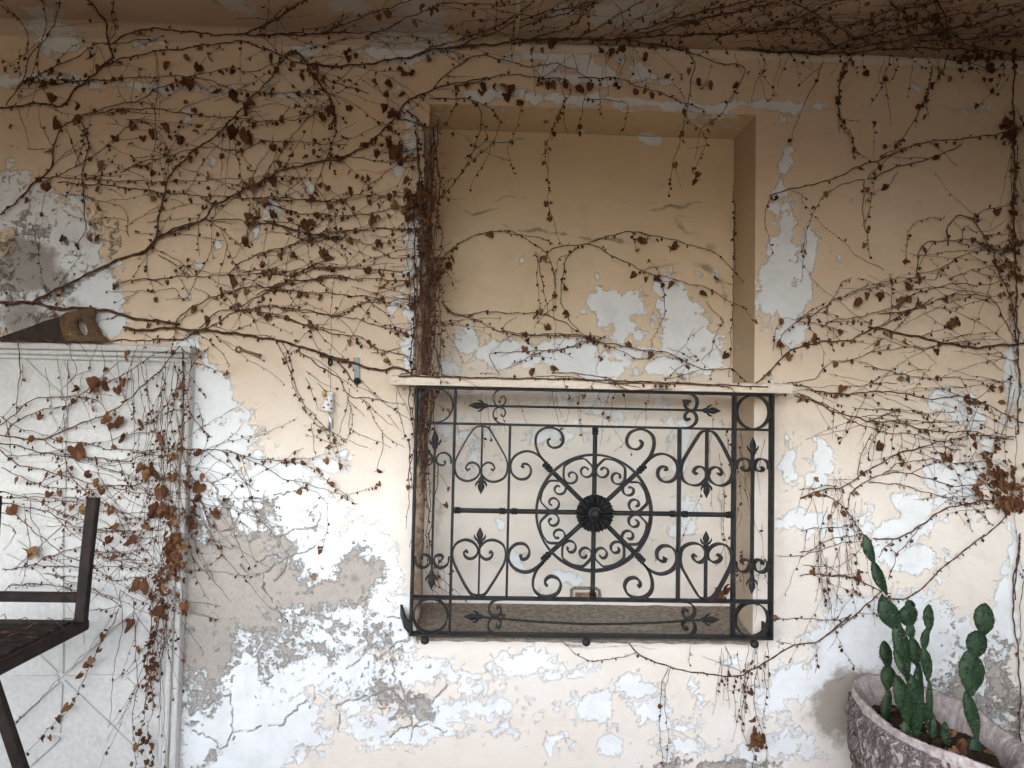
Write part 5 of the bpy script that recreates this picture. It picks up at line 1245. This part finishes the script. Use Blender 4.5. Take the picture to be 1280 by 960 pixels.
# ---- 4: vine on the right
v = Vine('corner_vine', onY(1268, 960, -.02), 'bare branching vine spreading from the dark corner above the cactus', 14)
for reg, pts, r0, r1, kw in [
 ('H', [(280,715),(330,670),(380,620),(430,580),(520,560),(620,550),(700,520),(770,485),(860,440),(940,395)], 3.0, 1.6, dict(leaves=4)),
 ('H', [(700,505),(780,515),(860,535),(960,555),(1060,575),(1150,575),(1290,560)], 3.6, 3.8, dict(leaves=3)),
 ('H', [(430,485),(520,440),(590,395),(700,350),(800,325),(900,320),(950,330)], 2.0, 1.1, dict(leaves=4)),
 ('H', [(640,320),(600,345),(570,390),(540,430)], 1.4, .9, {}),
 ('H', [(660,320),(700,335),(740,350)], 1.2, .9, {}),
 ('H', [(380,610),(375,560),(400,510),(450,480),(520,495),(620,520)], 1.6, 1.0, dict(leaves=5)),
 ('H', [(350,590),(360,500),(400,465),(440,480)], 1.2, .8, dict(leaves=4)),
 ('H', [(540,485),(650,465),(760,440),(900,370),(1040,340),(1150,345),(1250,300)], 1.6, 1.2, dict(leaves=3)),
 ('H', [(400,715),(500,690),(560,640),(650,620),(740,590),(830,580),(960,575)], 1.5, 1.0, dict(leaves=3)),
 ('H', [(330,715),(460,720),(520,745),(650,750),(760,740),(850,755),(960,770),(1060,760),(1200,820),(1270,860)], 2.2, 1.6, dict(leaves=4)),
 ('H', [(430,755),(520,790),(600,825),(700,850),(820,860),(940,890),(1060,890),(1160,905),(1250,915)], 2.2, 1.6, dict(leaves=3)),
 ('H', [(440,750),(540,790),(640,850),(740,890),(850,900),(960,925)], 1.6, 1.2, dict(leaves=2)),
 ('H', [(640,800),(740,810),(850,810),(930,830)], 1.2, .8, {}),
 ('H', [(690,650),(780,665),(880,690),(1000,690),(1120,700),(1240,710)], 1.5, 1.1, dict(leaves=3)),
 ('H', [(740,450),(860,440),(960,400),(1030,380),(1120,385),(1180,420),(1220,500),(1250,560)], 1.6, 1.2, dict(leaves=5)),
 ('H', [(880,300),(890,230),(920,190),(1000,180),(1080,180),(1180,215),(1250,190)], 1.8, 1.2, dict(leaves=3)),
 ('H', [(995,200),(1000,130),(1040,85),(1090,110),(1130,160),(1165,220),(1175,280),(1210,340),(1240,440),(1255,560)], 2.4, 1.6, dict(leaves=2)),
 ('H', [(845,260),(850,140),(900,105),(980,95)], 1.1, .7, dict(leaves=4, tw=2)),
 ('H', [(1080,95),(1150,65),(1200,55),(1240,35)], 1.5, 1.0, dict(leaves=4)),
 ('H', [(1050,200),(1060,130),(1100,150),(1180,130),(1240,80)], 1.2, .8, {}),
 ('H', [(950,330),(980,280),(1040,240),(1130,215),(1250,170)], 1.5, 1.0, dict(leaves=5)),
 ('H', [(1000,320),(1080,295),(1160,275),(1250,260)], 1.6, 1.0, dict(leaves=3)),
 ('D', [(335,730),(440,695),(530,680),(620,640),(720,600),(800,570),(880,535),(1000,520),(1110,510),(1220,490),(1270,480)], 2.2, 2.0, dict(leaves=3, tw=3)),
 ('D', [(335,730),(318,790),(325,870),(345,945)], 1.3, .8, dict(tw=1, leaves=2)),
 ('D', [(700,665),(760,640),(850,610),(960,580),(1050,535)], 2.0, 1.6, dict(leaves=5, tw=3)),
 ('D', [(690,670),(600,685),(540,730),(490,800),(470,870),(455,945)], 1.6, .8, dict(leaves=3, tw=2)),
 ('D', [(685,675),(680,760),(690,850),(705,950)], 1.8, .9, dict(leaves=7, tw=3)),
 ('D', [(810,640),(780,690),(720,715),(690,750)], 1.3, .8, dict(leaves=3, tw=2)),
 ('D', [(1245,210),(1240,330),(1242,480),(1245,640),(1240,800),(1245,960)], 3.0, 2.6, dict(leaves=5, tw=5, nubs=50)),
 ('D', [(1260,540),(1250,640),(1242,740)], 1.8, 1.2, {}),
 ('H', [(1240,0),(1245,160),(1250,330),(1255,520),(1262,700),(1255,900)], 3.0, 2.6, dict(leaves=5, tw=5, nubs=40)),
 ('Q', [(0,378),(120,335),(220,320),(320,270),(420,200),(530,140),(640,100),(760,68),(860,45),(960,20),(1080,25),(1220,45)], 2.4, 1.8, dict(leaves=3)),
 ('Q', [(0,325),(100,320),(170,308),(220,325)], 1.6, 1.2, {}),
 ('Q', [(0,372),(90,355),(170,375),(240,420),(280,470),(330,540),(370,600),(400,650)], 2.4, 1.8, dict(leaves=2, tw=3)),
 ('Q', [(270,420),(290,350),(370,290),(440,250),(540,235),(640,237),(720,260),(830,300),(930,305),(1060,295),(1180,280)], 1.9, 1.4, dict(leaves=3)),
 ('Q', [(470,240),(560,185),(680,160),(800,160),(920,175),(1060,170)], 1.6, 1.2, dict(leaves=3)),
 ('Q', [(400,285),(520,295),(640,318),(760,355),(870,390),(960,405)], 1.7, 1.2, {}),
 ('Q', [(420,612),(520,608),(600,590),(690,535),(800,455),(900,420),(1010,400),(1130,390),(1210,365)], 2.8, 2.4, dict(tw=2)),
 ('Q', [(500,840),(540,760),(560,700),(620,620),(680,545)], 1.3, 1.1, dict(tw=1)),
 ('Q', [(450,720),(480,660),(530,615)], 1.2, 1.0, dict(tw=1)),
 ('Q', [(480,945),(600,955),(700,890),(800,790),(900,710),(1000,630),(1100,560),(1180,480)], 2.6, 2.4, dict(tw=1, wob=.5)),
 ('Q', [(0,560),(120,550),(220,540),(310,528)], 1.5, 1.1, dict(leaves=2)),
 ('Q', [(0,685),(90,665),(160,620),(240,595),(320,598),(360,605)], 1.8, 1.3, {}),
 ('Q', [(0,718),(100,680),(200,645),(290,630),(370,625)], 1.5, 1.0, {}),
 ('Q', [(20,758),(120,770),(190,785),(230,820)], 1.3, .9, {}),
 ('Q', [(0,820),(90,815),(180,820),(260,825),(330,845),(400,875),(450,905)], 1.7, 1.2, dict(leaves=2)),
 ('Q', [(200,780),(280,730),(360,660)], 1.0, .8, dict(tw=1)),
 ('Q', [(330,260),(345,160),(380,60),(410,10)], 1.4, 1.0, dict(leaves=3, tw=3)),
 ('Q', [(860,170),(900,250),(930,340),(950,440),(970,560)], 1.3, .8, dict(tw=1)),
 ('Q', [(820,140),(770,90),(740,20)], 1.3, 1.0, {}), ('Q', [(830,130),(830,60),(860,0)], 1.2, 1.0, {}),
 ('Q', [(1110,540),(1040,470),(980,420)], 1.2, .9, {}),
 ('Q', [(1260,600),(1245,700),(1235,840),(1225,960)], 2.6, 2.4, dict(tw=1, nubs=8)),
 ('T', [(738,80),(720,200),(708,300),(712,400),(728,540),(736,700),(732,880)], 2.8, 2.6, dict(tw=1, nubs=10)),
 ('T', [(748,240),(735,400),(738,500)], 1.6, 1.2, dict(tw=0, nubs=8)),
 ('X', [(650,95),(680,130),(760,165),(850,185),(960,195),(1000,180),(1060,145),(1130,105),(1190,98),(1240,60),(1290,20)], 2.4, 2.8, dict(tw=2, wob=.6)),
 ('X', [(460,95),(500,130),(560,152),(620,142),(680,128)], 1.4, 1.1, dict(tw=1)),
 ('X', [(765,168),(750,220),(742,300),(745,380),(750,450)], 1.3, .9, dict(tw=1, leaves=3)),
 ('X', [(775,172),(755,250),(765,340),(763,450)], 1.1, .8, dict(tw=0, leaves=1)),
 ('X', [(960,195),(955,260),(960,320)], 1.0, .7, dict(tw=1, leaves=3)),
 ('X', [(1000,180),(985,240),(975,310),(990,380),(1020,440)], 1.4, .9, dict(tw=2, leaves=3)),
 ('X', [(1020,180),(1010,260),(1030,340),(1050,420),(1040,470)], 1.3, .8, dict(tw=2, leaves=3)),
 ('X', [(1040,175),(1045,260),(1035,350)], 1.1, .8, dict(tw=1)),
 ('X', [(1190,98),(1195,140),(1185,185)], 1.2, .8, dict(tw=1)),
 ('X', [(1060,38),(1130,28),(1200,35),(1290,28)], 1.5, 1.2, dict(leaves=2, tw=2)),
 ('X', [(830,96),(825,140),(832,170)], .9, .7, dict(tw=0)),
 ('T', [(0,470),(60,430),(130,375),(180,330),(215,300)], 2.2, 2.0, dict(tw=1)),
 ('T', [(0,235),(70,240),(140,258),(200,290),(240,310)], 1.8, 1.4, dict(leaves=3, tw=2)),
 ('T', [(10,170),(15,300),(40,420),(70,520),(130,590),(180,660),(200,690)], 1.0, .7, dict(tw=1)),
 ]:
    kw.setdefault('tw', 5); v.branch(reg, pts, r0, r1, **kw)
v.leaves('H', [(510,540,14),(500,550,11),(660,405,13),(755,385,13),(840,400,14),(890,410,15),(850,345,12),(885,325,11),(1025,480,15),(1000,490,11),(610,730,12),(1085,815,11),(915,890,10),(1070,760,9),(830,560,10),(700,380,10),(370,560,13),(1165,725,10),(1205,730,10),(1195,780,8),(745,940,10)])
v.leaves('Q', [(465,80,14),(490,90,9),(830,140,12),(860,155,12),(1010,70,10),(1105,85,10),(235,465,9),(175,478,8),(320,840,11),(620,200,7),(1140,240,13),(1060,125,11),(1090,180,11),(1030,350,13),(1010,335,12)])
v.clump(1258, 608, 28, 22, 55, (5.5, 10)); v.clump(1264, 632, 22, 9, 34, (6, 11)); v.clump(1245, 590, 26, 20, 22, (6, 11)); v.clump(946, 925, 9, 12, 26, (6, 11)); v.clump(1262, 160, 16, 26, 24, (6, 11)); v.clump(1262, 330, 14, 60, 30, (5, 9))
v.hair(34, (1080, 330, 1270, 560), (180, 30), (50, 170)); v.hair(24, (1020, 480, 1260, 560), (100, 25), (30, 90)); v.hair(30, (1000, 600, 1080, 720), (95, 20), (40, 130)); v.hair(16, (900, 790, 960, 830), (92, 12), (40, 110))
v.hair(24, (1200, 270, 1275, 480), (200, 40), (30, 110)); v.hair(10, (1262,150,1272,620), (90,4), (100,240), r0=1.4); v.hair(26, (1180, 555, 1270, 640), (190, 40), (20, 80))
v.hair(16, (915,500,960,700), (95,25), (30,110), '0.04')
v.done()

# ---- 5: thin tangle hanging over the white panel
v = Vine('hanging_vine', onY(215, 440, -.07), 'thin tangled vine hanging over the white panel with a clump of dead leaves', 15)
for reg, pts, r0, r1, kw in [
 ('P', [(0,795),(60,750),(150,670),(260,625),(380,620),(500,625),(600,640),(640,690),(660,730)], 2.0, 1.2, dict(leaves=2)),
 ('P', [(35,860),(80,790),(180,730),(300,695),(420,670),(500,610),(560,570)], 2.2, 1.2, dict(leaves=2)),
 ('P', [(0,862),(120,870),(280,882),(360,840),(500,785),(620,740),(720,690),(850,580),(960,480),(1040,390),(1110,310)], 2.6, 2.0, dict(leaves=1)),
 ('P', [(660,535),(740,500),(850,420),(940,370),(1060,325)], 1.8, 1.2, {}),
 ('P', [(280,885),(340,940),(420,985),(520,1020)], 1.6, 1.0, {}),
 ('P', [(290,875),(420,895),(560,915),(700,945),(860,950),(1000,945),(1160,940)], 1.6, 1.2, {}),
 ('P', [(0,745),(60,780),(150,820),(280,860)], 1.3, .9, {}),
 ('P', [(680,885),(760,855),(850,850),(950,840),(1000,880),(1020,950)], 1.5, 1.0, dict(leaves=3)),
 ('P', [(880,780),(960,740),(1040,660),(1090,590),(1130,490)], 1.4, 1.0, dict(leaves=2)),
 ('P', [(640,780),(680,810),(690,900),(680,960)], 1.5, 1.0, dict(leaves=4)),
 ('P', [(820,830),(950,760),(1060,705),(1140,705),(1210,780),(1290,860)], 1.4, 1.0, dict(leaves=1)),
 ('P', [(0,278),(200,275),(400,280),(560,285),(750,275),(950,270),(1100,265),(1180,235),(1270,200)], 2.8, 2.6, dict(tw=6, nubs=45)),
 ('P', [(115,250),(120,350),(118,480),(105,680),(95,730)], 1.6, 1.2, dict(tw=1, nubs=6)),
 ('P', [(435,290),(440,370),(468,430),(450,510),(385,570),(405,650),(390,720),(395,850)], 1.0, .8, dict(tw=0, nubs=6)),
 ('P', [(600,300),(560,390),(560,460),(460,490),(390,560)], 1.0, .8, dict(tw=0, nubs=6)),
 ('P', [(630,310),(640,400),(635,500),(625,650)], 1.0, .8, dict(tw=1, nubs=8)),
 ('P', [(840,300),(800,440),(780,560),(770,640)], 1.0, .8, dict(tw=0, nubs=8)),
 ('P', [(1115,320),(1125,420),(1130,520),(1125,650),(1130,780),(1110,960)], 2.2, 1.8, dict(tw=5, leaves=4)),
 ('P', [(1290,310),(1220,380),(1170,450),(1140,500)], 1.2, .9, {}),
 ('P', [(1110,320),(1180,400),(1150,600),(1200,760),(1290,870)], 1.3, 1.0, {}),
 ('R', [(0,70),(130,90),(250,125),(400,150),(560,160),(700,170),(790,178),(880,145),(960,120)], 2.2, 1.6, dict(leaves=2)),
 ('R', [(0,120),(120,200),(290,240),(380,265),(540,310),(700,345),(840,370),(980,400),(1100,430)], 2.0, 1.4, dict(leaves=2)),
 ('R', [(0,215),(110,265),(240,325),(400,350),(560,350),(700,330),(850,320),(960,290),(1100,260)], 1.6, 1.1, dict(leaves=2)),
 ('R', [(0,370),(100,385),(220,420),(330,475),(430,520),(540,550)], 1.6, 1.0, {}),
 ('R', [(0,410),(130,400),(300,405),(440,405),(530,430)], 1.4, 1.0, dict(leaves=2)),
 ('R', [(0,435),(130,455),(280,490),(400,545),(480,590),(620,600),(760,620),(900,650),(980,640)], 1.9, 1.2, dict(leaves=2)),
 ('R', [(0,490),(100,520),(190,590),(280,670),(370,740),(500,800),(640,870),(720,920),(800,900),(950,870)], 1.6, 1.1, {}),
 ('R', [(20,840),(120,835),(220,820),(330,825),(480,835),(620,832),(780,830),(900,830)], 1.8, 1.1, {}),
 ('R', [(220,820),(280,770),(370,745),(480,715),(600,735),(780,745),(900,700),(960,640)], 1.7, 1.2, dict(leaves=3)),
 ('R', [(60,945),(150,935),(270,940),(370,945),(480,985)], 1.4, .9, {}),
 ('R', [(190,420),(195,520),(240,620),(255,700),(240,800)], 1.2, .8, {}),
 ('R', [(150,545),(175,640),(180,740),(150,880),(105,960)], 1.2, .8, {}),
 ('R', [(390,660),(380,740)], 1, .7, dict(tw=0)),
 ('R', [(400,550),(480,500),(540,470),(700,390),(780,350)], 1.4, 1.0, dict(leaves=3)),
 ('R', [(240,330),(330,240),(420,160),(500,60)], 1.1, .8, {}),
 ('R', [(410,200),(460,300),(560,400),(700,480),(780,640),(850,680)], 1.5, 1.0, dict(leaves=5)),
 ('R', [(20,560),(90,605),(60,680),(20,730)], 1.2, .8, {}),
 ('R', [(760,530),(900,525),(980,545),(1060,560)], 1.1, .8, {}),
 ('R', [(580,830),(660,780),(640,690),(600,650)], 1.1, .8, {}),
 ('S', [(590,160),(560,250),(500,340),(460,430),(400,560),(330,680),(270,740),(190,820),(110,910)], 1.4, .8, dict(tw=0, leaves=5)),
 ('S', [(600,60),(610,200),(600,340),(565,470),(560,620),(540,760)], 1.2, .7, dict(tw=0, nubs=6)),
 ('S', [(670,110),(675,300),(685,480),(680,600),(660,740),(680,880),(675,970)], 1.3, .9, dict(tw=1, leaves=4)),
 ('S', [(860,250),(820,370),(770,520),(720,660),(660,720)], 1.2, .8, dict(tw=1, leaves=4)),
 ('S', [(790,150),(770,350),(750,500),(770,640),(735,760),(760,900),(700,960)], 1.3, .8, dict(tw=1, leaves=7)),
 ('S', [(760,60),(755,250),(740,420),(735,600),(700,800),(690,900)], 1.3, .8, dict(tw=1, leaves=7)),
 ('S', [(460,60),(540,110),(600,150),(540,160),(450,170)], 1.3, .9, {}),
 ('S', [(20,70),(60,45),(150,50),(220,42),(320,60),(390,70)], 1.4, .9, {}),
 ('S', [(60,760),(180,640),(320,490),(440,380),(560,270),(700,170),(800,100)], 1.0, .8, dict(tw=0, nubs=4)),
 ('U', [(0,25),(90,5),(190,8),(270,35),(370,90),(430,105),(500,125),(560,150),(585,168)], 1.8, 1.0, dict(leaves=6, tw=3)),
 ('U', [(185,10),(320,35),(420,45),(480,80),(530,120),(580,160)], 1.5, .9, dict(leaves=7, tw=2)),
 ('U', [(100,160),(180,170),(240,110),(330,60),(430,0)], 1.0, .8, dict(tw=1)),
 ('U', [(130,270),(180,285),(185,330),(160,345)], 1.1, .8, dict(tw=1)),
 ('U', [(400,100),(490,150),(500,200),(500,260),(485,310)], 1.0, .7, dict(tw=0, leaves=2)),
 ]:
    kw.setdefault('tw', 3.2); v.branch(reg, pts, r0, r1, **kw)
v.leaves('P', [(560,530,20),(590,545,22),(640,545,14),(780,350,14),(755,520,11),(712,575,11),(680,755,14),(735,760,16),(655,805,12),(780,870,13),(860,775,13),(1110,550,13),(1100,610,11),(455,945,19),(475,565,11),(360,880,8),(190,870,10),(260,740,8),(1195,70,9)])
v.leaves('R', [(450,125,20),(900,240,22),(925,260,18),(880,215,13),(980,360,17),(1060,270,12),(975,475,17),(520,470,12),(680,490,11),(725,575,14),(815,655,17),(690,660,12),(705,765,10),(170,740,16),(60,475,13),(590,295,12),(560,265,10),(875,580,12),(790,345,12),(880,935,17),(1240,345,15),(1240,400,10),(1225,280,10),(95,290,9),(310,380,9),(360,370,9),(1140,310,11),(1050,170,10)])
v.leaves('S', [(705,45,18),(665,230,17),(930,155,18),(800,160,16),(350,655,12),(410,495,10),(500,375,8),(285,715,9),(520,298,9),(205,805,9),(690,850,10)])
v.leaves('U', [(420,130,12),(125,115,14),(155,195,13),(75,475,16),(465,68,9),(500,100,9),(510,110,8),(455,383,9),(485,308,7)])
v.clump(215, 690, 11, 48, 110, (4.5, 9.5)); v.clump(208, 640, 16, 14, 20, (6, 10)); v.clump(200, 750, 8, 40, 28, (4.5, 8.5)); v.clump(189, 835, 7, 44, 50, (4, 7.5)); v.clump(183, 930, 8, 30, 12, (5, 9)); v.clump(242, 650, 6, 30, 10, (6, 11))
v.hair(34, (180, 440, 235, 600), (90, 10), (80, 260)); v.hair(44, (100, 560, 215, 740), (10, 55), (40, 150)); v.hair(26, (0, 560, 120, 720), (8, 30), (50, 160)); v.hair(16, (190, 640, 225, 780), (95, 7), (90, 220)); v.hair(16, (20, 440, 230, 470), (90, 20), (40, 130)); v.hair(18, (225, 540, 330, 640), (30, 60), (40, 130))
v.done()

# ---- 6: thin shoots on the niche back wall and over the board
v = Vine('niche_vine', onY(560, 465, ND), 'thin vine shoots arching across the back of the niche above the board', 16); v.mode = 'n'
for reg, pts, r0, r1, kw in [
 ('F', [(665,310),(690,260),(740,200),(800,170),(880,145),(950,150),(1010,175),(1060,210),(1095,260),(1115,330),(1110,440)], 2.0, 1.0, dict(leaves=2)),
 ('F', [(900,145),(1000,160),(1080,180),(1110,195)], 1.4, .9, {}),
 ('F', [(1045,220),(1060,320),(1080,400),(1088,455)], 1.6, 1.0, dict(leaves=2)),
 ('F', [(1050,230),(1048,330),(1055,430)], 1.0, .7, dict(tw=0)),
 ('F', [(690,405),(740,455),(820,450),(900,447),(1000,452),(1080,455),(1150,490),(1200,520),(1290,545)], 2.0, 1.4, dict(leaves=2)),
 ('F', [(690,500),(760,475),(830,450)], 1.3, .9, {}), ('F', [(700,430),(780,465),(860,495),(920,520),(1040,530),(1150,530),(1290,560)], 1.7, 1.2, dict(leaves=3)),
 ('F', [(920,530),(930,490),(970,460)], 1.2, .8, {}), ('F', [(910,680),(880,640),(870,600),(930,600),(1010,590),(1100,590),(1200,570),(1290,545)], 1.6, 1.1, dict(leaves=2)),
 ('F', [(930,660),(1000,620),(1060,590)], 1.1, .8, {}),
 ('G', [(120,245),(160,210),(240,195),(320,205),(390,245),(470,285),(560,315),(640,335),(720,355),(780,390),(820,410),(870,432)], 2.0, 1.2, dict(leaves=2)),
 ('G', [(280,195),(350,165),(430,150),(500,155),(600,180),(700,205),(760,230),(800,265),(825,290),(860,330)], 2.0, 1.0, dict(leaves=2)),
 ('G', [(240,205),(205,250),(185,320),(185,400),(210,470),(250,520)], 1.8, 1.4, dict(leaves=3)),
 ('G', [(245,205),(210,235),(170,260),(155,400),(160,520),(160,620)], 1.0, .7, dict(tw=1)),
 ('G', [(0,530),(120,535),(230,530),(300,550),(420,575),(520,590),(600,605),(660,640),(710,660),(800,655),(830,670),(870,710)], 2.2, 1.6, dict(leaves=2)),
 ('G', [(300,545),(400,590),(480,620),(600,615),(680,650)], 1.4, 1.0, {}),
 ('G', [(0,640),(100,600),(200,580),(290,550)], 1.6, 1.1, {}), ('G', [(560,695),(640,680),(720,660)], 1.4, 1.0, {}),
 ('G', [(540,310),(565,360),(565,450),(530,540),(520,580)], 1.2, .8, dict(leaves=1)),
 ('G', [(720,410),(760,450),(790,480),(760,520),(755,570),(800,600)], 1.2, .8, dict(leaves=1)),
 ('G', [(825,10),(828,150),(826,300),(822,420),(815,560),(808,690)], 1.4, 1.0, dict(nubs=40, tw=2)),
 ('C', [(825,690),(826,800),(828,960)], 1.2, 1.0, dict(nubs=40, tw=0)),
 ('G', [(380,580),(330,600),(315,650),(320,690)], .9, .7, dict(tw=0, nubs=3)),
 ]:
    kw.setdefault('tw', 2.5); kw.setdefault('tl', 34); v.branch(reg, pts, r0, r1, **kw)
for pts, r0 in [([(498,470),(560,471),(640,473),(720,474),(800,477),(880,480),(960,484)], 3.0), ([(690,466),(720,467),(760,473),(785,487),(840,486)], 2.2), ([(760,478),(840,480),(905,483),(920,492)], 2.0), ([(640,474),(700,470),(740,476),(800,484)], 1.8), ([(500,468),(530,464),(560,470)], 2.0)]:
    v.branch('O', pts, r0, r0*.7, mode='0.172', nubs=14, tw=2, tl=24, off=.002, name='board_stem', wob=.5)
v.hair(26, (560, 485, 905, 500), (93, 22), (20, 90), '0.10', .8); v.hair(8, (880,500,912,620), (95,15), (40,130), '0.04', .9); v.hair(20, (560, 420, 900, 465), (0, 70), (15, 50), 'n', .8)
v.leaves('F', [(740,215,10),(730,245,11),(708,270,11),(688,298,9),(675,325,10),(1005,585,9),(1055,450,10),(1105,655,11),(1040,670,11)], 'n')
v.leaves('G', [(465,180,10),(490,178,10),(585,208,10),(610,205,9),(465,310,10),(505,325,10),(603,342,12),(708,375,11),(800,605,10),(295,535,10),(425,570,9),(50,585,9),(150,655,10),(645,780,10)], 'n')
v.leaf(910, 738, 14, '0.05'); v.leaf(903, 742, 16, '0.05'); v.leaf(895, 746, 12, '0.05'); v.leaf(629, 769, 7, '0.06')
v.done()
# dead leaves and bark scraps on the planter soil
for i, (px, py, sz) in enumerate([(1098,868,15),(1101,882,16),(1170,925,15),(1160,935,17),(1190,915,14),(1196,925,18),(1150,928,14),(1204,935,16),(1178,945,18),(1188,938,12),(1232,938,16)]):
    p = onZ(px, py, SOIL + .008); me = LEAVES[i % len(LEAVES)]
    o = bpy.data.objects.new('fallen_leaf', me); COL.objects.link(o); s_ = sz/FPX*2.2*1.3
    o.matrix_world = Matrix.Translation(Vector(p) + Vector((0, 0, .012))) @ Euler((rad(-60 + 40*rnd.random()), rad(rnd.uniform(-30, 30)), rnd.uniform(-2, 2))).to_matrix().to_4x4() @ Matrix.Diagonal((s_*.8, s_, s_, 1))
    tag(o, ('dry brown leaf on the soil at the planter end nearest the wall' if i < 2 else 'dry brown leaf on the soil among the cactus stems of the planter'), 'leaf', 'fallen leaves by the planter rim' if i < 2 else 'fallen leaves on the planter soil')
